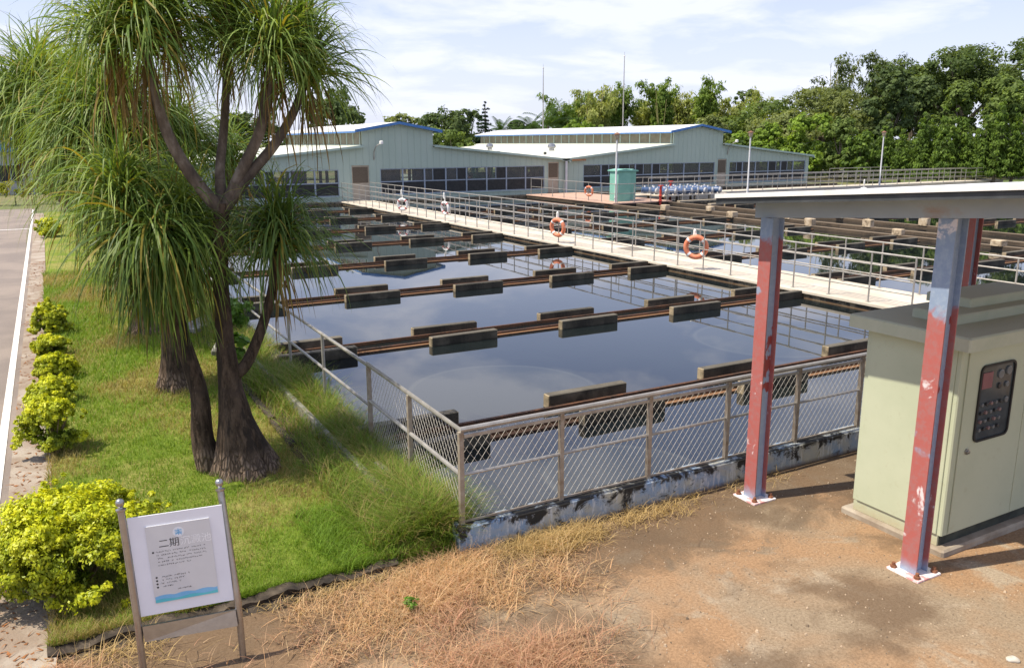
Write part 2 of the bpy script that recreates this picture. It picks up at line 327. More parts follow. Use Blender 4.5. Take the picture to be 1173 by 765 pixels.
# ------------------------------------------------------------------ ground, road, lawn, yard
def sheet(name, x0, x1, y0, y1, z, m, nx=1, ny=1, amp=0, seed=0):
    rg = np.random.default_rng(seed); xs = np.linspace(x0, x1, nx+1); ys = np.linspace(y0, y1, ny+1)
    vs = [(x, y, z+(rg.uniform(-amp, amp) if amp else 0)) for y in ys for x in xs]
    fs = [(j*(nx+1)+i, j*(nx+1)+i+1, (j+1)*(nx+1)+i+1, (j+1)*(nx+1)+i) for j in range(ny) for i in range(nx)]
    mb = MB(); mb.add(vs, fs); o = mb.build(name, m, smooth=amp > 0); tag(o, kind='structure'); return o
sheet('ground', -2500, 2500, -2500, 2500, -.06, M_FAR)
sheet('yard', -14, 60, -14, 6.88, 0, M_YARD)
sheet('road', -9, -.80, 6.88, 61, .004, M_ROAD)
sheet('road_line', -.99, -.885, 3, 60, .012, M_LINE)
sheet('road_line', -8.9, -.99, 46.2, 46.45, .012, M_LINE)
mb = MB(); mb.box(-.80, -.36, 6.2, 56, -.02, .05); tag(mb.build('kerb_strip', M_KERB), kind='structure')
lw = sheet('lawn', -.36, 3.2, 6.88, 56, .10, M_LAWN, 30, 300, .018, 3)
for v_ in lw.data.vertices:                                       # the turf rounds off along its outer edges
    if v_.co.y < 6.89: v_.co.z = .02
    if v_.co.x < -.35: v_.co.z = .03
mb = MB(); rg = random.Random(5); vs = []; fs = []; nx = 64; prof = [(-.13, -.01), (-.10, .03), (-.03, .05), (-.05, .105), (.04, .12), (.14, .085)]
for i in range(nx+1):
    x = -.42+2.95*i/nx
    for j, (dy, z) in enumerate(prof):
        k = .5+.35*math.sin(x*5.3)+.25*math.sin(x*13.7+1); vs.append((x, 6.86+dy*(.7+.5*k)+rg.uniform(-.012, .012), z*(.55+.55*k)+rg.uniform(-.012, .012) if 0 < j < 5 else z))
for i in range(nx):
    for j in range(5): fs.append((i*6+j, (i+1)*6+j, (i+1)*6+j+1, i*6+j+1))
mb.add(vs, fs)
M_LIP = mat('mossy_shade_lip', [(.018, .014, .010), (.055, .042, .030), (.12, .095, .068)], 5, .95, bump=.9, world=True, ramp=(.35, .68))  # dark soil with the shade of the hollow under the turf painted in
tag(mb.build('kerb', M_LIP, None, True), kind='structure')

# ------------------------------------------------------------------ settling ponds
tagS = lambda o: tag(o, kind='structure')
sheet('water', 3.3, 16.4, 6.95, 52, .15, M_WATER); sheet('water', 18.2, 62, 6.95, 52, .151, M_WATER)
def wallbox(name, label, m, x0, x1, y0, y1, z0, z1, g=None):
    mb = MB(); 
    if x1-x0 >= y1-y0:
        n = max(1, int((x1-x0)/1.0)); xs = np.linspace(x0, x1, n+1)
        mb.cbox(x0, x1, y0, y1, z0, z1, .015)
    else: mb.cbox(x0, x1, y0, y1, z0, z1, .015)
    return tag(mb.build(name, m), label, 'wall', g)
wallbox('pond_wall', 'low pond wall with peeling blue-white paint and black mould under the chain-link fence', M_WALLP, 3.18, 18.3, 6.82, 7.02, -.05, .28)
wallbox('pond_wall', 'overgrown side wall of the near pond beneath the plain pipe railing', M_MOULD, 3.18, 3.40, 7.02, 52, -.05, .27)
wallbox('pond_wall', 'dark stained end wall of the ponds along the foot of the green sheds', M_MOULD, 3.4, 62, 51.6, 51.95, -.05, .30)
mb = MB(); mb.box(16.28, 18.27, 7.02, 51.6, -.05, .29); tagS(mb.build('walkway_wall', M_MOULD))
mb = MB(); mb.cbox(16.22, 18.33, 7.03, 52.25, .285, .352, .012); tagS(mb.build('walkway', M_WALK))
mb = MB(); mb.box(17.2, 17.95, 22.6, 23.5, .3, .362); tag(mb.build('grating', mat('iron_grating', [(.16, .14, .11), (.25, .22, .18)], 30, .7)), 'small grey grating set into the pale walkway', 'grating')

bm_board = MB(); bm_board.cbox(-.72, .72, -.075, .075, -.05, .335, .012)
for i_, f_ in enumerate(bm_board.f):                              # ends painted lighter for the sun on them; also less mouldy than the faces
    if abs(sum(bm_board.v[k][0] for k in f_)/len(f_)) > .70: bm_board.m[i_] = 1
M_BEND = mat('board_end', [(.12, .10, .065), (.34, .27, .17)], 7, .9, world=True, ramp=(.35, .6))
BOARD = None
ORD = ['nearest to the chain-link fence', 'second from the chain-link fence', 'third from the chain-link fence', 'fourth from the chain-link fence', 'fifth from the chain-link fence', 'sixth from the chain-link fence', 'seventh from the chain-link fence', 'farthest from the chain-link fence']
def trough(Y, x0, x1, xs, label, group, seed):
    global BOARD
    rg = random.Random(seed)
    t = thing('collecting_trough', ((x0+x1)/2, Y, 0), label, 'trough', group)
    mb = MB(); W = .26
    for s_ in (-1, 1): mb.box(x0, x1, Y+s_*W-.03, Y+s_*W+.03, -.05, .212); mb.box(x0, x1, Y+s_*(W+.075)-.045, Y+s_*(W+.075)+.045, -.05, .176)
    mb.box(x0, x1, Y-W+.03, Y+W-.03, -.05, .11)
    mb.build('channel', M_TRO, t)
    for x in xs:
        for s_ in (-1, 1):
            if BOARD is None:
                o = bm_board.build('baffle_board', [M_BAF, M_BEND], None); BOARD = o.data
            else:
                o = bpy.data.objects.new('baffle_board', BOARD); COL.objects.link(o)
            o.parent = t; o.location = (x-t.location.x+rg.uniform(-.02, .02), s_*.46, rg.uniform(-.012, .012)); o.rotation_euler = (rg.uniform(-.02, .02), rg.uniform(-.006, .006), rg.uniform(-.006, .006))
    return t
for i in range(8):
    trough(9.58+5.25*i, 3.42, 16.27, [3.95, 6.85, 9.85, 12.83, 15.55], 'rusty trough with dark boards in the near pond, '+ORD[i], 'troughs across the near pond', i)
ORDB = ['front', 'second', 'third', 'fourth', 'fifth', 'sixth', 'rearmost']
for i in range(7):
    trough(10.4+5.2*i, 18.3, 29.5, [19.3, 22.4, 25.4, 28.4], 'trough with dark boards in the pond beyond the walkway, %s of seven' % ORDB[i], 'troughs across the middle pond', 40+i)
for i in range(6):
    trough(14+4.6*i, 34.4, 61, [36+3*k for k in range(9)], 'trough with dark boards beyond the channel walls, %s of six' % (ORDB[i] if i < 5 else 'rearmost'), 'troughs across the far pond', 80+i)
for k, (x, nm) in enumerate(((29.65, 'left'), (31.4, 'middle'), (34.0, 'right'))):
    wallbox('channel_wall', 'long brown channel wall between the ponds, %s of three' % nm, M_CHAN, x, x+.22, 7.05, 41.0 if x < 34 else 51.5, -.05, .29, 'long channel walls between the ponds')
for k, y in enumerate((37.5, 40.3)):
    wallbox('cross_wall', 'low brown wall across the far pond, %s of two' % ('nearer' if k == 0 else 'farther'), M_MOULD, 34.28, 61, y, y+.3, -.05, .38, 'low walls across the far pond')
mb = MB(); mb.cbox(29.7, 34.3, 41.05, 51.5, .30, .36, .01); tagS(mb.build('brick_deck', M_BRICK)); mb = MB(); mb.box(29.75, 34.25, 41.1, 51.45, -.05, .30); tagS(mb.build('deck_wall', M_CHAN))
mb = MB(); mb.cbox(34.35, 78, 46.2, 47.8, .1, .38, .02); tagS(mb.build('far_walkway', M_WALK))
mb = MB(); mb.cbox(35, 47, 16.0, 18.2, .1, .42, .02); tagS(mb.build('pump_deck', M_WALK))

M_BLK = mat('weathered_block', [(.16, .12, .08), (.42, .33, .22), (.50, .42, .31)], 5, .9, world=True, bump=.4)
rg = random.Random(12); BP = [(29.76, y) for y in (13.2, 17.5, 21.6, 26.1, 31.0, 36.2)]+[(31.5, y) for y in (15.0, 20.2, 24.4, 29.0, 34.5)]+[(34.1, y) for y in (18.6, 23.5, 28.0, 33.2)]
for i, (x, y) in enumerate(BP):
    mb = MB(); a_ = .16+rg.uniform(-.03, .05); mb.cbox(x-a_, x+a_, y-.22, y+.22, .28, .52+rg.uniform(-.06, .12), .025); tag(mb.build('concrete_block', M_BLK), 'small pale concrete block standing on a brown channel wall between the ponds', 'block', 'blocks on the channel walls')
# railings
def railing(label, p0, p1, z0, h, n, heights, rp=.021, rr=.017, m=None, g=None):
    m = m or M_STEEL
    t = thing('pipe_railing', (p0[0], p0[1], z0), label, 'railing', g)
    P0 = Vector((p0[0], p0[1], z0)); P1 = Vector((p1[0], p1[1], z0)); dat = None
    for i in range(n+1):
        q = P0.lerp(P1, i/n)
        if dat is None:
            mb = MB(); mb.tube([P0, P0+Vector((0, 0, h))], rp, 6); mb.box(P0.x-.045, P0.x+.045, P0.y-.045, P0.y+.045, z0-.002, z0+.012)
            o = mb.build('post', m, t); dat = o.data
        else:
            o = bpy.data.objects.new('post', dat); COL.objects.link(o); o.parent = t; o.location = q-P0
    for hh in heights:
        mb = MB(); mb.tube([P0+Vector((0, 0, hh)), P1+Vector((0, 0, hh))], rp if hh == h else rr, 6); mb.build('rail', m, t)
    return t
RH = (.32, .60, .88, 1.15)
railing('pipe railing on the near edge of the pale walkway, carrying the life rings', (16.36, 11.36), (16.36, 51.8), .352, 1.15, 36, RH)
railing('pipe railing along the far edge of the pale walkway, behind the round orange buoy', (18.2, 9.1), (18.2, 51.8), .352, 1.15, 38, RH)
railing('two-bar pipe railing running back along the grassy bank by the near pond', (3.30, 9.75), (3.30, 50), .27, .98, 20, (.45, .98), .024, .022)
railing('railing round the brick deck in front of the teal cabinets', (30.0, 41.2), (30.0, 51.3), .36, 1.12, 7, (.55, 1.12), .025, .02)
railing('railing along the front of the brick deck, beside the red posts', (30.1, 41.15), (36.5, 41.15), .36, 1.12, 5, (.55, 1.12), .025, .02)
railing('front railing of the distant walkway below the right green shed', (36.5, 46.3), (77, 46.3), .38, 1.12, 26, (.4, .76, 1.12), .028, .022)
railing('rear railing of the distant walkway below the right green shed', (35.5, 47.7), (77, 47.7), .38, 1.12, 26, (.4, .76, 1.12), .028, .022)
railing('distant pipe railing in front of the dark cypress row', (62.5, 53.0), (92, 53.0), .2, 1.3, 16, (.7, 1.3), .03, .025)
railing('railing with blue drums behind it at the right edge of the picture', (29.8, 15.9), (42, 15.9), .42, 1.1, 8, (.37, .74, 1.1), .025, .02)

# chain-link fence: front run and short return to the left
t = thing('chain_link_fence', (3.25, 6.92, .28), 'weathered chain-link fence on the low painted pond wall', 'fence')
zb, zt = .28, 1.27
PO = [(3.25+1.165*i, 6.92) for i in range(13)]
PL = [(3.27, 8.3), (3.29, 9.7)]
dat = None
for (x, y) in PO+PL:
    if dat is None:
        mb = MB(); mb.box(x-.024, x+.024, y-.024, y+.024, zb-.002, zt-.02); o = mb.build('post', M_STEEL2, t); dat = o.data
    else:
        o = bpy.data.objects.new('post', dat); COL.objects.link(o); o.parent = t; o.location = (x-3.25, y-6.92, 0)
x1 = PO[-1][0]
mb = MB(); mb.tube([(3.29, 9.75, zt), (3.25, 6.92, zt), (x1, 6.92, zt)], .028, 8); mb.box(3.28, x1, 6.90, 6.935, zt-.085, zt-.05); mb.build('top_rail', M_STEEL, t, True)
mb = MB(); mb.tube([(3.29, 9.75, .80), (3.25, 6.92, .80)], .024, 8); mb.tube([(3.25, 6.92, .80), (x1, 6.92, .80)], .018, 8); mb.build('middle_rail', M_STEEL, t, True)
mb = MB(); mb.box(3.27, x1, 6.91, 6.93, zb+.01, zb+.03); mb.build('bottom_rail', M_STEEL2, t)
def chain(p0, p1, z0, z1, sp, nm):
    mb = MB(); P0 = Vector((*p0, 0)); P1 = Vector((*p1, 0)); Ln = (P1-P0).length; d = (P1-P0)/Ln; hh = z1-z0
    nrm = Vector((-d.y, d.x, 0))
    k = 0.75                                              # horizontal run per metre of height
    a = -hh*k
    while a < Ln:
        for sg in (0, 1):
            s0, s1 = a, a+hh*k; u0, u1 = 0.0, 1.0
            if s0 < 0: u0 = -s0/(s1-s0)
            if s1 > Ln: u1 = (Ln-s0)/(s1-s0)
            if u1-u0 < .02: continue
            q = []
            for uu in (u0, u1):
                ss = s0+(s1-s0)*uu; zz = z0+hh*uu if sg == 0 else z1-hh*uu
                q.append(P0+d*ss+nrm*(.004 if sg else -.004)+Vector((0, 0, zz)))
            mb.tube(q, .0021, 3, caps=False)
        a += sp
    return mb.build(nm, M_WIRE, t)
chain((3.27, 6.95), (x1, 6.95), zb+.02, zt-.05, .088, 'wire_mesh')
chain((3.285, 6.95), (3.31, 9.7), zb+.02, zt-.05, .088, 'wire_mesh')

# life rings on the railings
def ring(loc, rz, label, m1, m2, tilt=0.0, rope_top=None, R1=.29, R2=.075):
    t = thing('life_ring', loc, label, 'life ring', 'life rings on the railings')
    c = Vector(loc); Mx = Matrix.Translation(c)@Matrix.Rotation(rz, 4, 'Z')@Matrix.Rotation(tilt, 4, 'X')
    mb = MB(); mb.torus(R1, R2, M=Mx); mb.build('ring', m1, t, True)
    for k in range(4):
        mb = MB(); a = math.pi/4+k*math.pi/2
        pts = [Mx@Vector((math.cos(a+da)*R1, 0, math.sin(a+da)*R1)) for da in (-.11, .11)]
        mb.tube(pts, R2+.004, 10); mb.build('band', m2, t, True)
    if rope_top is not None:
        q = Vector(rope_top); mb = MB(); mb.tube([q, (q+c)/2+Vector((.02, 0, .1)), c+Vector((0, 0, R1))], .018, 6); mb.lathe([(.02, 0), (.05, .03), (.045, .25), (.02, .3)], (q.x, q.y, q.z-.30), 8)
        mb.build('rope', M_ROPE, t)
    return t
ring((16.28, 18.35, 1.0), R_(-48), 'round orange life ring facing the camera on the railing, right of the others', M_ORANGE, M_WHITE, .05, (16.30, 18.45, 1.52))
ring((16.28, 25.9, .92), R_(-72), 'orange life ring seen nearly edge-on, hung on the near railing by the pale walkway', M_ORANGE, M_WHITE, .08, (16.3, 25.95, 1.5))
ring((16.25, 41.2, .82), R_(-50), 'white life ring with red bands at the far end of the walkway', M_WHITE, M_REDT, .1, (16.25, 41.3, 1.6), .27, .07)
ring((16.25, 35.8, .98), R_(-80), 'narrow white and red life ring hung edge-on below a white sleeve, on the walkway railing', M_WHITE, M_REDT, .1, (16.25, 35.9, 1.7), .27, .06)
ring((29.9, 43.9, .95), R_(-65), 'faded orange life ring on the brick deck railing left of the teal cabinet', M_ORANGE, M_WHITE, .1, None, .27, .07)
ring((43.2, 34.0, .9), R_(-40), 'small pale life ring just above the shelter roof edge', M_WHITE, M_ORANGE, .1, (43.2, 34.0, 1.7), .27, .07)

# teal cabinets, red valve posts, drums
def teal(loc, wx, wy, h, label):
    t = thing('control_kiosk', loc, label, 'cabinet', 'teal cabinets on the brick deck'); x, y, z = loc
    mb = MB(); mb.cbox(x-wx/2, x+wx/2, y-wy/2, y+wy/2, z, z+h-.12, .02); mb.build('body', M_TEAL, t)
    mb = MB(); mb.prism([(x-wx/2-.1, z+h-.12), (x+wx/2+.1, z+h-.12), (x+wx/2+.1, z+h-.05), (x, z+h+.03), (x-wx/2-.1, z+h-.05)], y-wy/2-.1, y+wy/2+.1); mb.build('roof', M_TEAL, t)
    mb = MB(); mb.box(x-wx/2-.012, x-wx/2-.002, y-wy/2+.06, y+wy/2-.06, z+.12, z+h*.52); mb.box(x-wx/2-.012, x-wx/2-.002, y-wy/2+.06, y+wy/2-.06, z+h*.55, z+h-.2)
    mb.build('door', M_TEAL, t)
teal((31.35, 42.6, .36), .95, .9, 1.95, 'pale teal metal cabinet in front on the brick deck, beside the lamp post')
teal((32.55, 43.3, .36), .55, .8, 1.9, 'darker teal cabinet close behind the front one on the brick deck')
for i, (x, y) in enumerate(((33.3, 41.0), (37.4, 45.0))):
    t = thing('valve_post', (x, y, .36), 'red valve post %s the blue drums' % ('in front of' if i == 0 else 'behind'), 'valve', 'red valve posts')
    mb = MB(); mb.tube([(x, y, .1), (x, y, 1.3)], .075, 10); mb.lathe([(.13, 0), (.13, .04), (.08, .05), (.08, .3), (.12, .31), (.12, .36), (.05, .4)], (x, y, .36), 10); mb.build('column', M_REDT, t, True)
    mb = MB(); mb.torus(.16, .025, 16, 6, Matrix.Translation((x, y, 1.32))@Matrix.Rotation(R_(90), 4, 'X')); mb.box(x-.15, x+.15, y-.015, y+.015, 1.31, 1.33); mb.build('handwheel', M_REDT, t, True)
def bench(x0, x1, y0, y1, z, label):
    t = thing('drum_stand', (x0, y0, 0), label, 'platform'); mb = MB(); mb.cbox(x0, x1, y0, y1, z-.08, z, .01); mb.build('top', M_WALK, t)
    for x in np.linspace(x0+.2, x1-.2, 5):
        for y in (y0+.15, y1-.15): mb = MB(); mb.box(x-.06, x+.06, y-.06, y+.06, 0, z-.08); mb.build('leg', M_MOULD, t)
bench(34.4, 39.8, 42.0, 45.6, .62, 'low pale platform under blue and white drums, right of the teal cabinets')
drum0 = None; rg = random.Random(3)
dl = [(34.7+.62*i, 42.4+1.0*j+rg.uniform(-.1, .1), .62) for i in range(8) for j in range(3)]
dl += [(36+1.0*i, 16.7+.8*j, .42) for i in range(8) for j in range(2)]
for i, (x, y, z) in enumerate(dl):
    lab = 'blue drum with white end lying on the platform by the teal cabinets' if z > .5 else 'blue drum with a white end lying on the pump deck at the right edge'
    rz = rg.uniform(-.5, .5)+.6
    if drum0 is None:
        drum0 = thing('drum', (x, y, z), lab, 'drum', 'blue and white drums'); c = Vector((x, y, z+.22))
        mb = MB(); mb.tube([c+Vector((0, -.25, 0)), c+Vector((0, -.23, 0)), c+Vector((0, .2, 0)), c+Vector((0, .22, 0))], [.19, .21, .21, .19], 14); mb.build('body', M_PUMPB, drum0, True)
        mb = MB(); mb.tube([c+Vector((0, -.40, 0)), c+Vector((0, -.36, 0)), c+Vector((0, -.2505, 0))], [.10, .18, .2], 14); mb.build('cap', mat('drum_end', [(.30, .31, .33), (.48, .49, .50)], 6, .6), drum0, True)
        mb = MB(); mb.tube([c+Vector((0, 0, .19)), c+Vector((0, 0, .30))], .06, 8); mb.build('bung', M_WHITE, drum0, True)
        for yy in (-.17, .13): mb = MB(); mb.box(x-.16, x+.16, y+yy-.03, y+yy+.03, z, z+.1); mb.build('cradle', M_WHITE, drum0)
    else: dup(drum0, (x, y, z), lab, rz)
for o in [q for q in bpy.data.objects if q.name.startswith('drum') and not q.name.startswith('drum_') and q.location.x > 34.9 and q.location.y < 20]: o['group'] = 'drums on the pump deck'

# lamp posts and masts
M_LAMPW = mat('pole_white', [(.52, .53, .54), (.62, .62, .62)], 3, .45)
M_LAMPG = mat('lamp_glass', [(.42, .34, .24), (.50, .42, .30)], 5, .3); M_LAMPC = mat('lamp_cap', [(.15, .07, .04), (.22, .11, .06)], 5, .5)
def lamp(loc, top, label):
    x, y, z = loc; t = thing('garden_lamp', loc, label, 'lamp post', 'lamp posts by the ponds')
    mb = MB(); mb.lathe([(.12, 0), (.12, .03), (.085, .06), (.08, .4), (.06, .45), (.055, top-z-.42)], loc, 10); mb.build('pole', M_LAMPW, t, True)
    mb = MB(); mb.lathe([(.09, 0), (.13, .04), (.17, .28)], (x, y, top-.42), 10); mb.build('lantern', M_LAMPG, t, True)
    mb = MB(); mb.lathe([(.22, 0), (.22, .03), (.12, .09), (.03, .14)], (x, y, top-.14), 10); mb.build('cap', M_LAMPC, t, True)
lamp((30.6, 42.0, .30), 4.53, 'white lamp post with brown lantern in front of the teal cabinet'); lamp((43.94, 44.37, .30), 4.69, 'white lamp post before the right end of the right green shed'); lamp((60.65, 46.25, .30), 4.75, 'white lamp post on the right, in front of the dark cypresses')
for i, (px_, yt, D) in enumerate(((622, 80, 95), (713, 67, 90))):
    p = at((px_, 160), D); q = at((px_, yt), D); t = thing('antenna_mast', (p[0], p[1], 0), ('thin grey lightning mast behind the roof, left of the bamboo' if i == 0 else 'taller thin mast standing against the bamboo behind the right shed'), 'mast')
    mb = MB(); mb.tube([(p[0], p[1], -.1), (p[0], p[1], q[2]*.7), (p[0], p[1], q[2])], [.09, .065, .04], 6); mb.build('pole', M_STEEL, t)
    mb = MB(); mb.tube([(p[0], p[1], q[2]), (p[0], p[1], q[2]+.45)], .018, 5); mb.lathe([(.03, 0), (.1, .06), (.03, .14)], (p[0], p[1], q[2]-.05), 8); mb.build('spike', M_STEEL, t)

# ------------------------------------------------------------------ green sheds
YF = 52.3
def shed(xl, xr, x0, x1, label, doors, wins, yb, lv_end, name='process_shed', frontwin_h=(.62, 2.32)):
    xm = (x0+x1)/2; t = thing(name, (xm, YF, 0), label, 'building', 'green metal sheds behind the ponds'); ze, zl, zm, zr = 2.66, 3.70, 4.74, 5.18
    # outline of the gable end, top edge as function of x
    def top(x):
        if x < x0: return ze+(zl-ze)*(x-xl)/(x0-xl)
        if x <= x1: return zm+(zr-zm)*(1-abs(x-xm)/(x1-xm))
        return ze+(zl-ze)*(xr-x)/(xr-x1)
    # wall with openings: vertical strips between opening edges
    ops = [(a, b_, frontwin_h[0], frontwin_h[1]) for a, b_ in wins]+[(a, b_, .34, 2.62) for a, b_ in doors]
    xs = sorted(set([xl, x0, xm, x1, xr]+[q for o in ops for q in o[:2]]))
    mb = MB(); y0, y1 = YF, YF+.14
    for a, b_ in zip(xs[:-1], xs[1:]):
        mid = (a+b_)/2; op = [o for o in ops if o[0]-1e-6 <= mid <= o[1]+1e-6]
        e = 1e-4; ta, tb = top(a+e), top(b_-e)
        if not op: mb.prism([(a, .3), (b_, .3), (b_, tb), (a, ta)], y0, y1)
        else:
            o = op[0]; mb.prism([(a, o[3]), (b_, o[3]), (b_, tb), (a, ta)], y0, y1)
            if o[2] > .35: mb.prism([(a, .3), (b_, .3), (b_, o[2]), (a, o[2])], y0, y1)
    mb.build('front_wall', M_SIDE, t)
    mb = MB(); mb.box(xl-.05, xr+.05, YF-.06, YF+.2, -.05, .30); mb.build('plinth', M_MOULD, t)
    # side and back walls, floor
    for x in (xl, xr):
        mb = MB(); s_ = .1 if x == xl else -.1
        mb.box(min(x, x+s_), max(x, x+s_), YF+.14, yb, .0, .7); mb.box(min(x, x+s_), max(x, x+s_), YF+.14, yb, 2.15, ze-.02)
        for y in np.arange(YF+3, yb, 3.0): mb.box(min(x, x+s_), max(x, x+s_), y, y+.3, .7, 2.15)
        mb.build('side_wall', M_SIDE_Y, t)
    mb = MB(); mb.box(xl, xr, yb-.14, yb, .0, .55); mb.box(xl, xr, yb-.14, yb, 2.2, ze)
    for x in np.arange(xl, xr, 1.9): mb.box(x, x+.25, yb-.14, yb, .55, 2.2)
    mb.prism([(xl, ze), (xr, ze), (x1, zl), (x1, zm), (xm, zr), (x0, zm), (x0, zl)], yb-.12, yb-.02)
    for x in np.linspace(xl+2, xr-2, 7): mb.box(x-.09, x+.09, YF+6, YF+6.18, .1, 3.2); mb.box(x-.09, x+.09, YF+14, YF+14.18, .1, 3.2)
    mb.box(xl, xr, YF+10.0, YF+10.1, 1.25, 1.33); mb.box(xl, xr, YF+10.0, YF+10.1, 0.1, .7); mb.box(xl, xr, YF+5.0, YF+5.08, 1.15, 1.2); mb.box(xl, xr, YF+5.0, YF+5.08, .75, .8)
    mb.box(xl+.1, xr-.1, YF+.14, yb-.14, .0, .1)
    rr = random.Random(int(xl)); x = xl+.3
    while x < xr-1:                                                    # made-up partitions and plant added inside to darken the windows
        ww = rr.uniform(.8, 2.6); y = YF+rr.uniform(4, 12); mb.box(x, min(x+ww, xr-.2), y, y+rr.uniform(.2, 1.2), .1, rr.choice((1.5, 2.1, 2.9, 2.9))); x += ww+rr.uniform(.1, lv_end)
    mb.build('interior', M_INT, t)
    # lean-to roofs and monitor roof
    for (xa, za, xb, zb_) in ((xl-.35, ze-.03+.05, x0, zl+.05), (x1, zl+.05, xr+.35, ze-.03+.05)):
        mb = MB(); mb.prism([(xa, za), (xb, zb_), (xb, zb_+.07), (xa, za+.07)], YF-.25, yb+.2); mb.build('lean_to_roof', M_ROOF, t)
        mb = MB(); mb.prism([(xa-.01, za-.06), (xb, zb_-.06), (xb, zb_+.085), (xa-.01, za+.085)], YF-.29, YF-.252); mb.build('verge_trim', M_GTRIM, t)
    for sg in (-1, 1):
        xe = xm+sg*((x1-x0)/2+.55); mb = MB(); zz = zm-.09
        a, c_ = (xe, zz+.06), (xm, zr+.05); pl = [a, c_, (xm, zr+.12), (xe, zz+.13)]
        mb.prism(pl if sg < 0 else pl[::-1], YF-.3, yb+.3); mb.build('monitor_roof', M_ROOFW, t)
        mb = MB(); pl = [(xe, zz-.03), (xm, zr-.03), (xm, zr+.14), (xe, zz+.15)]; mb.prism(pl if sg < 0 else pl[::-1], YF-.36, YF-.302)
        mb.box(min(xe, xe-sg*.05), max(xe, xe-sg*.05), YF-.3, yb+.3, zz-.04, zz+.05); mb.build('blue_fascia', M_BLUE, t)
        # clerestory
        xc = x0 if sg < 0 else x1
        mb = MB(); mb.box(xc-.04, xc+.04, YF+.14, yb-.14, zl+.06, zm-.03); mb.build('clerestory', M_GLASSY, t)
        mb = MB()
        for y in np.arange(YF+.2, yb-.2, 1.35): mb.box(xc-.075, xc+.075, y, y+.09, zl+.05, zm-.02)
        mb.box(xc-.07, xc+.07, YF+.14, yb-.14, zl+.05, zl+.16); mb.build('mullions', M_GTRIM, t)
    # windows
    for (a, b_) in wins:
        n = max(1, round((b_-a)/1.52)); zw0, zw1 = frontwin_h; zmid = zw0+(zw1-zw0)*.5
        rr = random.Random(int(a*10))
        for i in range(n):
            xa = a+(b_-a)*i/n+.001; xb = a+(b_-a)*(i+1)/n-.001; wn = MB()
            wn.box(xa+.05, xb-.05, YF+.03, YF+.10, zw0, zw0+.07); wn.box(xa+.05, xb-.05, YF+.03, YF+.10, zw1-.06, zw1); wn.box(xa+.05, xb-.05, YF+.035, YF+.095, zmid-.035, zmid+.035)
            wn.box(xa, xa+.05, YF+.02, YF+.11, zw0, zw1); wn.box(xb-.05, xb, YF+.02, YF+.11, zw0, zw1)
            xs_ = xa+(xb-xa)*(.35+.3*rr.random()); k = rr.random()
            if k < .5: wn.box(xs_-.025, xs_+.025, YF+.05, YF+.08, zmid+.03, zw1-.05)
            wo = wn.build('window', M_FRAME, t)
            pn = MB(); pn.box(xa+.05, xb-.05, YF+.055, YF+.07, zw0+.05, zmid-.03); pn.build('lower_screen', M_SCREEN, wo)
            pn = MB(); pn.box(xa+.05, xb-.05, YF+.082, YF+.088, zmid+.03, zw1-.05); pn.build('pane', M_PANE, wo)
            if k < .5:
                pn = MB(); q_ = (xa+.05, xs_-.025) if k < .3 else (xs_+.025, xb-.05); pn.box(*q_, YF+.06, YF+.075, zmid+.03, zw1-.05); pn.build('sliding_screen', M_SCREEN, wo)
        sl = MB(); sl.box(a-.05, b_+.05, YF-.05, YF+.018, zw0-.06, zw0); sl.build('window_sill', M_GTRIM, t)
    for (a, b_) in doors:
        d = MB(); d.box(a+.06, b_-.06, YF+.05, YF+.09, .34, 2.56); do = d.build('door', M_DOORB, t)
        d = MB(); d.box(a+.14, b_-.14, YF+.035, YF+.05, 1.45, 2.46)
        for z in np.arange(1.5, 2.45, .09): d.box(a+.14, b_-.14, YF+.025, YF+.036, z, z+.04)
        d.build('louvre', M_LOUV, do)
        d = MB(); d.box(a, a+.06, YF-.01, YF+.12, .34, 2.62); d.box(b_-.06, b_, YF-.01, YF+.12, .34, 2.62); d.box(a+.06, b_-.06, YF-.01, YF+.12, 2.56, 2.62); d.build('door_frame', M_GTRIM, do)
        d = MB(); d.tube([(b_-.16, YF+.05, 1.2), (b_-.16, YF, 1.2), (b_-.26, YF-.005, 1.2)], .018, 6); d.build('handle', M_STEEL, do)
    # gutter and downpipe, bracket lamp
    mb = MB(); mb.box(xr+.30, xr+.45, YF-.28, yb+.2, ze-.13, ze-.03); mb.build('gutter', M_GTRIM, t)
    return t
t1 = shed(7.7, 33.38, 18.0, 22.95, 'left pale green metal shed with raised blue-edged ridge, partly behind the palm', [(17.15, 18.45), (31.95, 33.0)], [(8.6, 16.35), (19.15, 31.7)], 71.0, 1.3)
t2 = shed(33.44, 58.9, 43.6, 48.75, 'right pale green metal shed with raised blue-edged ridge and long row of windows', [(48.25, 49.35)], [(35.1, 48.0), (49.6, 58.5)], 86.0, .22)
mb = MB(); mb.box(33.34, 33.48, YF-.32, YF-.2, .0, 2.62); mb.build('downpipe', M_LAMPW, t2)
for t_, xx in ((t1, 18.75), (t2, 49.3)):
    mb = MB(); mb.tube([(xx, YF-.02, 2.9), (xx-.02, YF-.12, 3.4), (xx, YF-.45, 3.75), (xx+.25, YF-.7, 3.95)], .035, 6); lo = mb.build('lamp_bracket', M_STEEL, t_)
    mb = MB(); mb.lathe([(.06, 0), (.13, .02), (.13, .18), (.07, .22)], (xx+.28, YF-.72, 3.88), 10); mb.build('lamp_head', M_WHITE, lo, True)
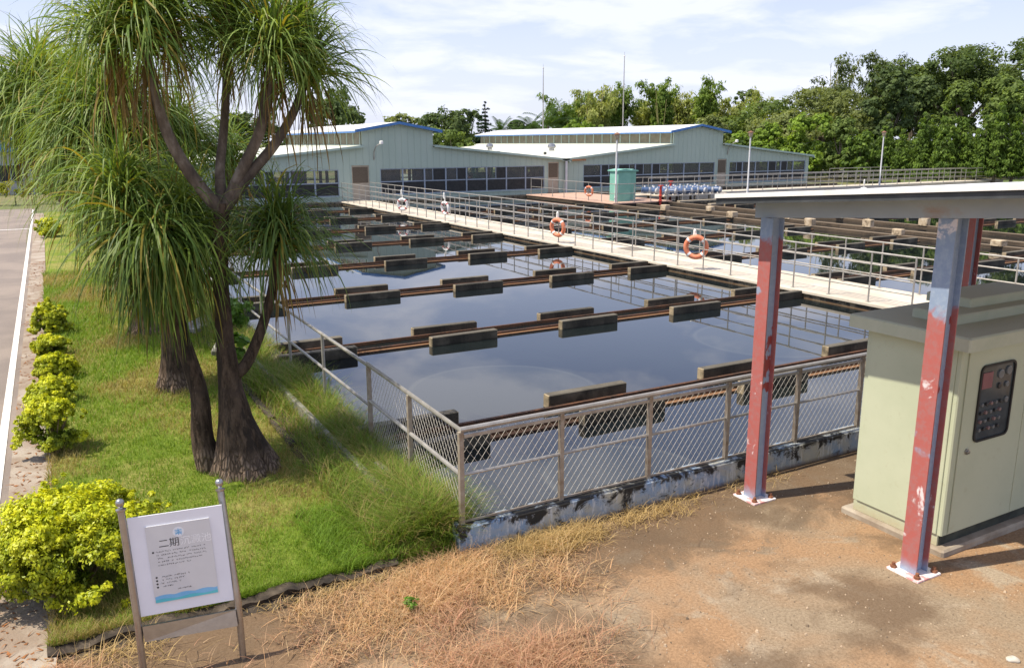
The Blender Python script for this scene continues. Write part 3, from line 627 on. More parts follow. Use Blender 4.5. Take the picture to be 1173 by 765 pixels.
for i, (px_, py_) in enumerate(((561, 166), (632, 166))):
    x = 36.5+2.3*(0 if i else 1); y = 62+(0 if i else 9)
    P = onX((px_, py_), 38.0); z = 2.66+1.04*(38.0-33.75)/(43.6-33.75)+.08
    mb = MB(); mb.lathe([(.22, -.1), (.22, .25), (.34, .3), (.36, .42), (.30, .58), (.10, .66)], (38.0, float(P[1]), z), 12); mb.build('roof_vent', M_STAIN, t2, True)
mb = MB(); mb.box(33.9, 35.1, YF-.34, YF-.30, 2.62, 2.74); o = mb.build('board', mat('rust_plank', [(.30, .13, .05), (.42, .2, .09)], 8, .8))
o.rotation_euler = (0, 0, 0); tag(o, 'loose rust-brown plank at the valley between the two sheds', 'plank')

# ------------------------------------------------------------------ background trees
M_LEAF = leaf_mat('tree_leaves', .45, .55, .15)
M_TRUNK = mat('tree_bark', [(.09, .07, .05), (.20, .165, .125)], 6, .9, bump=.5, stretch=(1, 1, .3))
def clumps(rg, blobs, per, spread, n, size, cols, up=.0, aspect=.45, droop=.0, jit=.25, radial=.6):
    """leaf quads spread through clumps that sit on and in a set of ellipsoid blobs"""
    blobs = np.asarray(blobs, float); area = (blobs[:, 3]*blobs[:, 4]+blobs[:, 4]*blobs[:, 5]+blobs[:, 3]*blobs[:, 5]); pr = area/area.sum()
    m = max(len(blobs)*3, int(per)); bi = rg.choice(len(blobs), m, p=pr)
    d = rg.normal(size=(m, 3)); d[:, 2] = np.where(d[:, 2] < -.35, -d[:, 2], d[:, 2]); d /= np.linalg.norm(d, axis=1)[:, None]
    rad = rg.uniform(.45, 1.03, m)**.6
    cc = blobs[bi, :3]+d*blobs[bi, 3:]*rad[:, None]; cr_ = spread*(blobs[bi, 3:].mean(1))*rg.uniform(.6, 1.35, m)
    ccol = rg.uniform(0, 1, m)
    li = rg.integers(0, m, n); g = rg.normal(size=(n, 3)); g /= np.linalg.norm(g, axis=1)[:, None]
    off = g*(rg.uniform(0, 1, n)**.45)[:, None]*cr_[li][:, None]*np.array([1, 1, .72])
    P = cc[li]+off
    nrm = off/(cr_[li][:, None]+1e-6)+d[li]*radial+np.array([0, 0, .35])+rg.normal(size=(n, 3))*.45; nrm /= np.linalg.norm(nrm, axis=1)[:, None]
    ax = rg.normal(size=(n, 3)); ax[:, 2] += up*2.5-droop*2.5; ax -= (ax*nrm).sum(1)[:, None]*nrm; ax /= np.linalg.norm(ax, axis=1)[:, None]+1e-9
    bx = np.cross(nrm, ax); s = (size*rg.uniform(.6, 1.45, n))[:, None]
    V = np.stack([P-ax*s*.5, P+bx*s*aspect*.5, P+ax*s*.5, P-bx*s*aspect*.5], 1)
    t = np.clip(ccol[li]*.9+rg.normal(size=n)*jit, 0, 1)[:, None]; c0, c1 = np.array(cols[0]), np.array(cols[1])
    C = c0+(c1-c0)*t
    C *= rg.uniform(.95, 1.35, (n, 1))
    return V, C
def limbs(base, blobs, r0, rg, k=6, trunk_h=.45):
    mb = MB(); base = Vector(base); zt = max(q[2]+q[5] for q in blobs); zl = base.z+(zt-base.z)*trunk_h
    lean = Vector((rg.uniform(-.4, .4), rg.uniform(-.4, .4), 0)); tp = Vector((base.x, base.y, zl))+lean
    mb.tube([base, base+(tp-base)*.1, base+(tp-base)*.55+lean*.3, tp], [r0*1.5, r0*1.05, r0*.85, r0*.7], 8)
    for i in rg.choice(len(blobs), min(k, len(blobs)), replace=False):
        q = Vector(blobs[i][:3]); st = base+(tp-base)*rg.uniform(.7, 1.0); md = (st+q)/2+Vector((0, 0, -.06*(q-st).length))
        mb.tube([st, md, q, q+(q-md)*.4], [r0*.5, r0*.36, r0*.2, r0*.05], 5)
    return mb
def tree(name, label, cat, px_, D, ytop, ybot, wpx, cols, seed, kind='round', dens=1.0, leaf=.42, group='trees beyond the ponds', base_px=None):
    rg = np.random.default_rng(seed); P = at((px_, 163), D); base = np.array([P[0], P[1], -.06])
    zt = float(at((px_, ytop), D)[2]); zb = float(at((px_, ybot), D)[2]); zb = max(zb, .2); W = wpx/FOC*D/2
    t = thing(name, base, label, cat, group); Hh = zt-zb; zc = (zt+zb)/2; blobs = []
    if kind == 'round':
        for i in range(13):
            a = rg.uniform(0, 2*np.pi); q = rg.uniform(.15, .72); hz = rg.uniform(-.55, .62); sc = np.sqrt(max(.1, 1-hz*hz))
            r_ = rg.uniform(.26, .44); blobs.append((P[0]+np.cos(a)*W*q*sc, P[1]+np.sin(a)*W*q*sc, zc+hz*Hh*.5, W*r_, W*r_, Hh*.5*r_*1.05))
        blobs.append((P[0], P[1], zt-Hh*.22, W*.4, W*.4, Hh*.2))
        for i in range(7):
            a = rg.uniform(0, 2*np.pi); q = rg.uniform(.3, .75); r_ = rg.uniform(.28, .4); blobs.append((P[0]+np.cos(a)*W*q, P[1]+np.sin(a)*W*q, zb+Hh*rg.uniform(.12, .34), W*r_, W*r_, Hh*.5*r_))
    elif kind == 'broad':                                          # spreading, layered umbrella crown
        for i in range(30):
            a = rg.uniform(0, 2*np.pi); q = np.sqrt(rg.uniform(0, .75)); z = zb+Hh*(.16+.72*(1-q*q)*rg.uniform(.25, 1.05))
            r_ = rg.uniform(.26, .42); blobs.append((P[0]+np.cos(a)*W*q, P[1]+np.sin(a)*W*q, z, W*r_, W*r_, Hh*rg.uniform(.11, .19)))
    elif kind == 'bamboo':
        for i in range(15):
            a = rg.uniform(0, 2*np.pi); q = rg.uniform(.1, 1)*W; hh = Hh*rg.uniform(.62, 1.0); 
            for s_ in np.linspace(.25, 1, 7):
                ro = q*(.25+.75*s_**2); r_ = W*.20*(1-.45*s_)+.25; blobs.append((P[0]+np.cos(a)*ro, P[1]+np.sin(a)*ro, zb+hh*(s_-.08*s_**6*2), r_, r_, Hh*.075+.2))
    elif kind == 'cypress':
        for i in range(9):
            a = rg.uniform(0, 2*np.pi); q = rg.uniform(0, .8)*W; hh = Hh*rg.uniform(.6, 1.0)*(1-.25*q/W)
            for s_ in np.linspace(.06, .97, 8):
                r_ = W*.34*(1-s_)**.7+.16; blobs.append((P[0]+np.cos(a)*q*(1-.2*s_), P[1]+np.sin(a)*q*(1-.2*s_), zb+hh*s_, r_, r_, hh*.085))
    vis = 2*W*Hh; leaf = leaf*(.75 if kind == 'cypress' else .95); n = int(dens*vis*(72 if kind in ('cypress', 'bamboo') else 60)*1.3*(.42/leaf)**1.7)+1500; n = min(n, 52000)
    per = {'round': 210, 'broad': 260, 'bamboo': 420, 'cypress': 420}[kind]
    V, C = clumps(rg, blobs, per, {'round': .36, 'broad': .42, 'bamboo': .8, 'cypress': .62}[kind], n, leaf, cols, up=1.0 if kind == 'cypress' else 0, droop=.9 if kind == 'bamboo' else 0, aspect={'bamboo': .34, 'cypress': .34}.get(kind, .55))
    np_quads('crown', V, M_LEAF, C, t)
    if kind == 'bamboo':
        mb = MB()
        for i in range(9):
            a = rg.uniform(0, 2*np.pi); q = rg.uniform(.1, .8)*W; hh = Hh*rg.uniform(.6, .9)+zb
            mb.tube([(P[0]+np.cos(a)*q*.25, P[1]+np.sin(a)*q*.25, -.06), (P[0]+np.cos(a)*q*.4, P[1]+np.sin(a)*q*.4, hh*.6), (P[0]+np.cos(a)*q*.9, P[1]+np.sin(a)*q*.9, hh)], [.09, .07, .03], 5)
        mb.build('culm', mat('bamboo_culm', [(.30, .28, .10), (.42, .38, .16)], 3, .5), t)
    else: limbs(base, blobs, max(.14, W*.055), rg, 7, .42).build('trunk', M_TRUNK, t, True)
    return t
G1 = ((.090, .135, .036), (.185, .25, .065)); G2 = ((.062, .095, .036), (.125, .175, .06)); G3 = ((.13, .20, .034), (.25, .36, .055)); GB = ((.20, .245, .065), (.34, .36, .12)); GO = ((.12, .15, .052), (.22, .255, .085)); GC = ((.075, .125, .028), (.165, .25, .042))
# left, behind the first shed
tree('broadleaf_tree', 'dense dark green tree rising behind the palm, left end of the shed ridge', 'tree', 385, 82, 100, 190, 96, G2, 1, 'round')
tree('broadleaf_tree', 'pale olive tree low behind the blue ridge of the left shed', 'tree', 462, 105, 130, 190, 60, GO, 2, 'round', leaf=.5)
tree('broadleaf_tree', 'dark rounded tree behind the ridge, right of the pale olive tree', 'tree', 508, 112, 124, 190, 78, G2, 3, 'round', leaf=.5)
tree('broadleaf_tree', 'feathery dark tree just left of the conifer spire', 'tree', 534, 120, 122, 190, 50, G2, 4, 'round', leaf=.5)
tree('broadleaf_tree', 'low rounded green tree close above the roof between the two ridges', 'tree', 521, 92, 143, 200, 58, G1, 5, 'round')
tree('broadleaf_tree', 'dark tree right of the conifer spire, above the far roof end', 'tree', 590, 125, 137, 190, 64, G2, 6, 'round', leaf=.5)
tree('broadleaf_tree', 'small dark tree under the feathery palm crowns', 'tree', 612, 122, 140, 190, 40, G2, 16, 'round', leaf=.5)
# conifer spire
P = at((556, 163), 118); zt = float(at((556, 118), 118)[2]); t = thing('norfolk_pine', (P[0], P[1], -.06), 'slender dark conifer spire between the two shed roofs', 'tree'); rg = np.random.default_rng(8)
mb = MB(); mb.tube([(P[0], P[1], -.06), (P[0], P[1], zt*.7), (P[0], P[1], zt)], [.22, .13, .03], 6); mb.build('trunk', M_TRUNK, t)
bl = []
for s_ in np.linspace(.25, 1, 15):
    rr = 1.55*(1-s_)**.6+.25
    for k in range(7):
        a = rg.uniform(0, 6.28); bl.append((P[0]+math.cos(a)*rr*.6, P[1]+math.sin(a)*rr*.6, zt*s_+.1*rr, rr*.42, rr*.42, .13))
V, C = clumps(rg, bl, 260, .7, 3600, .32, ((.012, .03, .015), (.03, .06, .028)), up=.3, aspect=.4); np_quads('crown', V, M_LEAF, C, t)
# feathery palms
def areca(px_, D, ytop, label, seed, L=3.4):
    rg = np.random.default_rng(seed); P = at((px_, 163), D); zt = float(at((px_, ytop), D)[2]); t = thing('feather_palm', (P[0], P[1], -.06), label, 'palm tree', 'palms behind the sheds')
    mb = MB(); hz = zt-L*.55; mb.tube([(P[0], P[1], -.06), (P[0]+.1, P[1], hz*.6), (P[0], P[1], hz)], [.2, .14, .11], 6); mb.build('trunk', M_TRUNK, t)
    V = []; C = []
    for k in range(17):
        a = rg.uniform(0, 6.28); el = rg.uniform(.25, 1.35); p = np.array([P[0], P[1], hz]); d = np.array([math.cos(a)*math.cos(el), math.sin(a)*math.cos(el), math.sin(el)])
        for s_ in range(16):
            p = p+d*L/16; d = d+np.array([0, 0, -.075]); d /= np.linalg.norm(d); sd = np.cross(d, [0, 0, 1]); sd /= np.linalg.norm(sd)+1e-6
            for sg in (-1, 1):
                e = p+sd*sg*(.62*math.sin(3.0*(s_+1)/17)+.1)+np.array([0, 0, -.22])+d*.3; wv_ = d*.07
                V.append([p-wv_, e-wv_*.2, e+wv_*.2, p+wv_]); C.append(np.array([.045, .085, .02])*rg.uniform(.7, 1.5))
    np_quads('crown', np.array(V), M_LEAF, np.array(C), t)
areca(628, 104, 126, 'feathery palm crown left of the tall bamboo, beside the thin mast', 31, 3.6)
areca(640, 108, 130, 'second feathery palm tucked against the bamboo, right of the thin mast', 32, 3.2)
areca(608, 112, 134, 'smaller feathery palm left of the thin mast', 33, 2.8)
areca(574, 122, 140, 'low feathery palm just right of the conifer spire', 34, 2.6)
# bamboo belt
BL = [(655, 112, 96, 76, 'left end of the bamboo belt, nearest the thin mast'), (682, 104, 86, 64, 'bamboo clump left of the tall mast'), (706, 108, 88, 56, 'bamboo clump right behind the tall mast'), (733, 112, 98, 58, 'lower bamboo clump right of the tall mast'),
      (757, 106, 83, 54, 'tall bamboo clump with arching tip, middle of the belt'), (781, 110, 92, 54, 'yellowish bamboo clump left of the tallest plume'), (806, 104, 79, 50, 'tallest bamboo plume above the right shed ridge'), (826, 112, 102, 46, 'right end of the bamboo belt beside the dark tree')]
for i, (px_, D, yt, wp, lb) in enumerate(BL):
    tree('bamboo_clump', lb, 'bamboo', px_, D, yt, 192, wp, GB if i % 2 else ((.10, .165, .03), (.19, .26, .05)), 50+i, 'bamboo', 1.3, .5, 'bamboo belt behind the right shed')
tree('broadleaf_tree', 'bright green bush-like tree in front of the bamboo, above the far roof', 'tree', 672, 98, 140, 195, 56, G3, 61, 'round')
tree('broadleaf_tree', 'olive low tree behind the right end of the shed ridge', 'tree', 812, 96, 128, 195, 60, GO, 62, 'round')
# right hand wood
tree('broadleaf_tree', 'small dark tree against the sky right of the bamboo', 'tree', 850, 120, 96, 180, 44, G2, 70, 'round', leaf=.5)
tree('bamboo_clump', 'wispy bamboo sprays arching above the small dark tree', 'bamboo', 866, 118, 94, 175, 34, GB, 71, 'bamboo', .7, .5, 'bamboo on the right')
tree('broadleaf_tree', 'wide flat-topped light green tree above the right shed roof', 'tree', 880, 108, 110, 200, 150, G1, 72, 'broad', 1.1)
tree('bamboo_clump', 'tall wispy bamboo at the left shoulder of the wood', 'bamboo', 950, 112, 50, 195, 84, ((.065, .095, .03), (.12, .15, .045)), 73, 'bamboo', .9, .5, 'bamboo on the right')
tree('bamboo_clump', 'feathery bamboo between the left shoulder and the big dark tree', 'bamboo', 1000, 114, 54, 195, 78, ((.065, .095, .03), (.12, .15, .045)), 74, 'bamboo', .9, .5, 'bamboo on the right')
tree('rain_tree', 'spreading grey-green tree in tiers below the wispy bamboo', 'tree', 940, 100, 82, 195, 150, GO, 75, 'broad', 1.25)
tree('rain_tree', 'very large dark spreading tree at the top right against the sky', 'tree', 1105, 108, 26, 185, 210, ((.06, .095, .028), (.13, .175, .05)), 76, 'broad', 1.5, .45)
tree('rain_tree', 'dark tree cut by the right edge, highest in the picture', 'tree', 1195, 100, 18, 190, 120, ((.06, .095, .028), (.13, .175, .05)), 77, 'broad', 1.4, .45)
tree('broadleaf_tree', 'dark upright tree in the middle of the wood, left of the spreading tree', 'tree', 1018, 92, 70, 200, 66, G2, 78, 'round', 1.4)
tree('broadleaf_tree', 'deep green narrow tree right behind the right lamp post', 'tree', 1046, 96, 88, 200, 56, G2, 79, 'round', 1.3)
tree('broadleaf_tree', 'rounded green tree above the cypress row, near the right edge', 'tree', 1150, 90, 88, 200, 96, G1, 80, 'round', 1.4)
tree('broadleaf_tree', 'green tree above the cypress row, left of the rounded one', 'tree', 1098, 92, 92, 200, 70, G1, 81, 'round', 1.3)
for i, (px_, D, yt, wp, c_, lb) in enumerate(((846, 88, 150, 44, G3, 'bright green fig-like tree behind the lamp at the shed end'), (884, 86, 140, 56, G3, 'bright lime tree over the right shed roof slope'), (920, 84, 128, 62, G3, 'broad bright green tree left of the right lamp post'), (962, 82, 134, 52, G1, 'mid green tree with pale tips left of the right lamp'), (990, 80, 150, 44, GC, 'low dark shrub tree just left of the right lamp post'))):
    tree('broadleaf_tree', lb, 'tree', px_, D, yt, 203, wp, c_, 90+i, 'round', 1.4, .36)
CY_ = [(1012, 80, 138, 40), (1034, 79, 146, 34), (1056, 78, 128, 40), (1078, 77, 120, 40), (1100, 77, 116, 42), (1122, 76, 122, 40), (1143, 75, 112, 42), (1163, 75, 118, 40), (1184, 74, 112, 42)]
ORDC = ['leftmost, right by the lamp post', 'second from the lamp post', 'third from the lamp post', 'fourth from the lamp post', 'middle of the row', 'fourth from the right edge', 'third from the right edge', 'second from the right edge', 'cut by the right edge']
for i, (px_, D, yt, wp) in enumerate(CY_):
    tree('cypress', 'dark flame-shaped cypress in the row behind the ponds, '+ORDC[i], 'tree', px_, D, yt, 203, wp, GC, 110+i, 'cypress', 1.4, .40, 'cypress row at the far right')
# undergrowth that closes the foot of the wood
rg = np.random.default_rng(119); ub = []
for px_ in range(590, 1260, 9):
    for k in range(2):
        q = at((px_+rg.uniform(-5, 5), 163), (98 if px_ < 840 else 86)+rg.uniform(-2, 6)); r_ = rg.uniform(1.3, 2.3); ub.append((q[0], q[1], rg.uniform(.6, 2.4), r_, r_, r_*.9))
V, C = clumps(rg, ub, 900, .5, 42000, .42, ((.05, .085, .025), (.13, .185, .045)), aspect=.55)
tag(np_quads('undergrowth', V, M_LEAF, C), 'tangled dark undergrowth closing the foot of the wood behind the ponds', 'undergrowth', kind='stuff')
# left background: hedge, low house, far trees seen under the palm leaves
rg = np.random.default_rng(120)
hb = [(-13+1.1*i, 66+rg.uniform(-.3, .3), .75, .9, .8, .75) for i in range(15)]
V, C = clumps(rg, hb, 160, .45, 9000, .16, ((.10, .13, .012), (.30, .30, .02))); h_ = thing('hedge', (-5, 66, -.06), 'clipped yellow-green hedge across the far end of the road', 'hedge')
np_quads('foliage', V, M_LEAF, C, h_); mb = MB(); [mb.tube([(q[0], q[1], -.06), (q[0], q[1], .9)], [.05, .02], 5) for q in hb]; mb.build('stems', M_TRUNK, h_)
t = thing('low_house', (-7, 82, -.06), 'grey low house with blue roof far behind the hedge at the left edge', 'building')
mb = MB(); mb.box(-14, 3, 80, 90, -.06, 3.4); mb.build('wall', mat('grey_render', [(.36, .36, .36), (.46, .46, .46)], 1, .9), t)
mb = MB(); mb.prism([(-15, 3.4), (4, 3.4), (4, 3.55), (-5.5, 5.0), (-15, 3.55)], 79.4, 90.6); mb.build('roof', M_BLUE, t)
for x in (-11.5, -7, -2.5):
    mb = MB(); mb.box(x-.8, x+.8, 79.94, 79.998, 1.0, 2.3); wo = mb.build('window', M_SCREEN, t)
    mb = MB(); mb.box(x-.9, x+.9, 79.9, 79.938, .92, 1.0); mb.box(x-.9, x+.9, 79.9, 79.938, 2.3, 2.38); mb.box(x-.03, x+.03, 79.9, 79.938, 1.0, 2.3); mb.build('frame', M_FRAME, wo)
for i, (px_, D, yt, wp, lb) in enumerate(((-40, 100, 108, 120, 'broad tree beyond the low house, left edge'), (40, 104, 128, 100, 'tree beyond the low house, behind the left palm crown'), (120, 100, 132, 100, 'tree behind the palms, left of the shed'), (200, 96, 130, 100, 'tree behind the main palm trunk fork'), (290, 94, 126, 110, 'tree above the left end of the shed, behind palm leaves'))):
    tree('broadleaf_tree', lb, 'tree', px_, D, yt, 205, wp, G2, 130+i, 'round', 1.2, .5)

# ------------------------------------------------------------------ ponytail palms
M_STRAP = leaf_mat('strap_leaf', .36, .48, .28, (1.3, 1.2, .45))
b = NB('palm_bark'); tco = b.n.new('ShaderNodeTexCoord').outputs['Object']; q1 = b.noise(9, 6, .7, b.mapv((1, 1, .22), vec=tco)); q2 = b.noise(2.2, 4, vec=tco); q3 = b.noise(40, 4, .7, b.mapv((1, 1, .4), vec=tco))
c = b.mix(b.ramp(q1, .36, .62), (.030, .021, .015), (.115, .080, .056)); c = b.mix(b.ramp(q2, .5, .62, 0, .7), c, (.055, .040, .032)); c = b.mix(b.ramp(q3, .55, .72, 0, .45), c, (.20, .145, .105)); XYZ = b.xyz(tco); vo = b.n.new('ShaderNodeTexVoronoi'); vo.feature = 'DISTANCE_TO_EDGE'; vo.inputs['Scale'].default_value = 24; b.l.new(b.mapv((1, 1, .22), vec=tco), vo.inputs['Vector'])
pl = b.math('MULTIPLY', b.ramp(vo.outputs['Distance'], .02, .22, .15, .9), b.ramp(b.math('ADD', XYZ[2], b.math('MULTIPLY', q2, .5)), .42, .62, 1, 0))          # corky tan plates on the swollen foot
c = b.mix(pl, c, b.mix(q1, (.13, .09, .065), (.36, .27, .20))); st = b.noise(3.2, 5, .65, b.mapv((1.6, 1.6, .3), vec=tco)); c = b.mix(b.math('MULTIPLY', b.ramp(st, .5, .6, 0, .85), b.ramp(XYZ[2], .15, .4)), c, (.028, .022, .018))
b.base(c); b.rough(.95); b.p.inputs['Specular IOR Level'].default_value = .15; b.bump(b.math('ADD', b.math('ADD', q1, b.math('MULTIPLY', q3, .5)), pl), .9, .03); M_PBARK = b.m
M_BRANCH = mat('palm_branch', [(.055, .040, .030), (.125, .096, .072), (.27, .225, .18)], 7, .9, bump=.6, stretch=(1, 1, .5), ramp=(.32, .72))
def rosette(c, rg, n=430, Lr=(.8, 1.4), axis=(0, 0, 1), dead=60, w0=.024, seg=9, elr=(-.5, 1.45), parent=None, drm=1.0, gcol=((.10, .18, .032), (.29, .385, .085))):
    n = int(n*1.12); dead = int(dead*.75); c = np.array(c, float); az = rg.uniform(0, 2*np.pi, n+dead); el = np.concatenate([elr[0]+(elr[1]-elr[0])*rg.uniform(0, 1, n)**.85, rg.uniform(-1.45, -.5, dead)])
    L_ = np.concatenate([rg.uniform(*Lr, n), rg.uniform(Lr[0]*.6, Lr[1]*.85, dead)]); k = len(az)
    d = np.stack([np.cos(az)*np.cos(el), np.sin(az)*np.cos(el), np.sin(el)], 1)
    ax = np.array(axis, float); d[:n] += ax*.25; d /= np.linalg.norm(d, axis=1)[:, None]
    p = c+rg.normal(size=(k, 3))*np.array([.05, .05, .09]); p[n:, 2] -= rg.uniform(.05, .3, dead)
    dr = drm*rg.uniform(.17, .42, k); dead0 = dead; dr[n:] = .5; bend = rg.normal(size=(k, 3))*.06; dead_c = rg.uniform(.5, 1.3, (dead, 1))
    wid = w0*rg.uniform(.5, 1.2, k); pts = [p]; dirs = [d]
    for s_ in range(seg):
        g_ = dr*(.12+2.05*(s_/seg)); d = d+bend; d = d.copy(); d[:, 2] -= g_; d /= np.linalg.norm(d, axis=1)[:, None]
        p = p+d*(L_/seg)[:, None]; pts.append(p); dirs.append(d)
    rl = rg.uniform(-.9, .9, k); side = np.cross(dirs[0]*.6+dirs[4]*.4, np.array([0, 0, 1.0])); side /= np.linalg.norm(side, axis=1)[:, None]+1e-6
    upv = np.cross(side, dirs[0]); side = side*np.cos(rl)[:, None]+upv*np.sin(rl)[:, None]
    t0 = rg.uniform(0, 1, k); c0, c1 = np.array(gcol[0]), np.array(gcol[1]); col = c0+(c1-c0)*(t0**1.4)[:, None]
    yel = rg.uniform(0, 1, k) < .07; col[yel] = np.array([.30, .25, .045])*rg.uniform(.7, 1.15, (yel.sum(), 1))
    col[n:] = np.array([.27, .18, .07])*rg.uniform(.5, 1.3, (dead, 1))
    V = []; C = []
    for s_ in range(seg):
        def wd(q): f_ = q/seg; return wid*(.75+.5*f_)*(1-f_**3) if q < seg else wid*.06
        a0 = pts[s_]-side*(wd(s_)/2)[:, None]; a1 = pts[s_]+side*(wd(s_)/2)[:, None]; b1 = pts[s_+1]+side*(wd(s_+1)/2)[:, None]; b0 = pts[s_+1]-side*(wd(s_+1)/2)[:, None]
        V.append(np.stack([a0, a1, b1, b0], 1)); f_ = s_/seg
        tip = np.array([.33, .22, .06]); kk = np.clip((f_-.72)*2.2, 0, .55)*(rg.uniform(0, 1, k) < .3)
        C.append(col*(1-kk[:, None])+tip*kk[:, None])
    return np_quads('leaf_rosette', np.concatenate(V), M_STRAP, np.concatenate(C), parent)
def curve(pts, n=10):                                               # Catmull-Rom through points
    P = [Vector(p) for p in pts]; P = [P[0]*2-P[1]]+P+[P[-1]*2-P[-2]]; out = []
    for i in range(1, len(P)-2):
        for k in range(n):
            t_ = k/n; a, b_, c_, d_ = P[i-1], P[i], P[i+1], P[i+2]
            out.append(.5*((2*b_)+(c_-a)*t_+(2*a-5*b_+4*c_-d_)*t_*t_+(3*b_-a-3*c_+d_)*t_**3))
    out.append(P[-2]); return out
def interp(vals, n): xs = np.linspace(0, len(vals)-1, n); return list(np.interp(xs, range(len(vals)), vals))
def caudex(mb, prof, seed, n=40):
    rr = random.Random(seed); ph = [rr.uniform(0, 6.28) for _ in range(4)]; z0 = prof[0][1]
    def wob_at(a, h): f_ = max(0, 1-h/.9); return 1+.05*math.sin(3*a+ph[0])+f_*(.07*math.sin(7*a+ph[1])+.05*math.sin(13*a+ph[2])+.03*math.sin(23*a+ph[3]))
    vs = []; m = len(prof)
    for (x, y, z, r_) in prof:
        for k in range(n):
            a = 2*math.pi*k/n; q = r_*wob_at(a, z-.1); vs.append((x+q*math.cos(a), y+q*math.sin(a), z))
    fs = [(j*n+k, j*n+(k+1) % n, (j+1)*n+(k+1) % n, (j+1)*n+k) for j in range(m-1) for k in range(n)]; fs.append(tuple((m-1)*n+k for k in range(n))); mb.add(vs, fs)
YM = 9.9
def pm(px_, py_, Y=YM): return onY((px_, py_), Y)
main = thing('ponytail_palm', (1.70, YM, .08), 'tallest ponytail palm with dark flared trunk and four upward limbs, right behind the sign', 'palm tree', 'ponytail palms on the lawn')
mb = MB(); pr = []
cpx = [(285, 566, .60), (284, 556, .53), (282, 540, .43), (280, 525, .355), (276, 508, .285), (270, 480, .200), (264, 445, .140), (258, 395, .102), (253, 330, .088), (252, 270, .084), (254, 235, .084)]
ctrl = [(float(pm(a_, b_)[2]), float(pm(a_, b_)[0]), r_) for a_, b_, r_ in cpx]; ctrl[0] = (.02, *ctrl[0][1:]); ctrl.sort()
for z in np.concatenate([np.linspace(.03, 1.2, 22), np.linspace(1.3, ctrl[-1][0]+.02, 16)]):
    pr.append((float(np.interp(z, [q[0] for q in ctrl], [q[1] for q in ctrl])), YM, float(z), float(np.interp(z, [q[0] for q in ctrl], [q[2] for q in ctrl]))))
caudex(mb, pr, 1); mb.build('trunk', M_PBARK, main, True)
fork = Vector(pm(254, 232)); F0 = (fork.x, fork.y, fork.z-.12)
def branch(t, pts, rad, m=None):
    q = curve(pts, 7); mb = MB(); mb.tube(q, interp(rad, len(q)), 10); mb.build('branch', m or M_BRANCH, t, True)
rg = np.random.default_rng(77)
HA, HB, HC, HD = pm(165, 42), pm(262, 40, 10.3), pm(312, 60, 9.7), pm(352, 84, 10.0)
branch(main, [F0, pm(222, 205), pm(195, 160), pm(178, 110), HA], [.082, .070, .062, .056, .05])
branch(main, [F0, pm(252, 195, 10.1), pm(257, 140, 10.25), HB], [.07, .058, .05, .045])
branch(main, [F0, pm(275, 200), pm(298, 150, 9.8), pm(306, 105, 9.7), HC], [.075, .068, .062, .056, .048])
branch(main, [F0, pm(282, 205), pm(315, 165), pm(338, 125, 10.0), HD], [.072, .064, .058, .052, .045])
for hc, kw in ((HA, dict(n=560, Lr=(.75, 1.45))), (pm(196, 8), dict(n=260, Lr=(.7, 1.2))), (pm(128, 44, 10.2), dict(n=300, Lr=(.7, 1.4))), (HB, dict(n=400, Lr=(.6, 1.1), dead=40)), (pm(250, -12, 10.0), dict(n=200, Lr=(.6, 1.0), dead=20)), (HC, dict(n=480, Lr=(.65, 1.2))), (HD, dict(n=480, Lr=(.65, 1.15))), (pm(345, 30, 9.9), dict(n=200, Lr=(.55, 1.0), dead=10))):
    kw['drm'] = .82
    rosette(hc, rg, parent=main, **kw)
# low side limb on the right
HL = pm(318, 275)
branch(main, [pm(268, 430), pm(283, 415), pm(300, 375), pm(312, 330), HL], [.085, .07, .062, .055, .05], M_PBARK)
rosette(HL, rg, n=520, drm=1.1, Lr=(.65, 1.35), dead=70, parent=main, gcol=((.06, .115, .025), (.16, .23, .045)))
# leaning second stem left of the trunk
lean = thing('ponytail_palm', (1.36, 10.1, .08), 'slim ponytail palm leaning left against the main trunk, with low drooping crown', 'palm tree', 'ponytail palms on the lawn')
b0 = Vector((1.40, 10.12, .06)); HE = pm(182, 268, 10.2)
q = curve([b0, (1.30, 10.1, .5), pm(228, 450, 10.1), pm(208, 385, 10.15), pm(194, 320, 10.2), HE], 7); mb = MB(); mb.tube(q, interp([.20, .135, .105, .09, .08, .065], len(q)), 12); mb.build('trunk', M_PBARK, lean, True)
rosette(HE, rg, n=760, drm=1.25, Lr=(.75, 1.6), dead=70, parent=lean, w0=.03, axis=(-.3, -.3, -.3), elr=(-1.1, .85), gcol=((.05, .10, .016), (.19, .265, .045)))
rosette(pm(208, 262, 10.5), rg, n=420, Lr=(.7, 1.4), dead=60, parent=lean)
rosette(pm(140, 225, 10.6), rg, n=480, Lr=(.7, 1.4), dead=60, parent=lean)
# row behind
def palm(label, base, scale, heads, seed, skirt=None):
    rg = np.random.default_rng(seed); x, y = base; t = thing('ponytail_palm', (x, y, .08), label, 'palm tree', 'ponytail palms on the lawn'); mb = MB()
    prof = [(.02, .36), (.12, .33), (.3, .27), (.6, .21), (1.0, .17), (1.5, .14), (1.9, .12)]
    caudex(mb, [(x, y, z*scale, r_*scale) for z, r_ in [(float(z), float(np.interp(z, [p_[0] for p_ in prof], [p_[1] for p_ in prof]))) for z in np.linspace(.02, 1.9, 24)]], seed, 30); mb.build('trunk', M_PBARK, t, True)
    f_ = Vector((x, y, 1.82*scale))
    for hd in heads:
        hv = Vector(hd[:3]); md = (f_*.5+hv*.5)+Vector((0, 0, .0)); md.x = hv.x*.75+f_.x*.25; md.y = hv.y*.75+f_.y*.25
        branch(t, [f_, md, hv], [.10, .08, .06]); rosette(hv, rg, n=int(hd[3]), Lr=hd[4], dead=int(hd[5]), parent=t, w0=hd[6] if len(hd) > 6 else .026, seg=8)
    return t
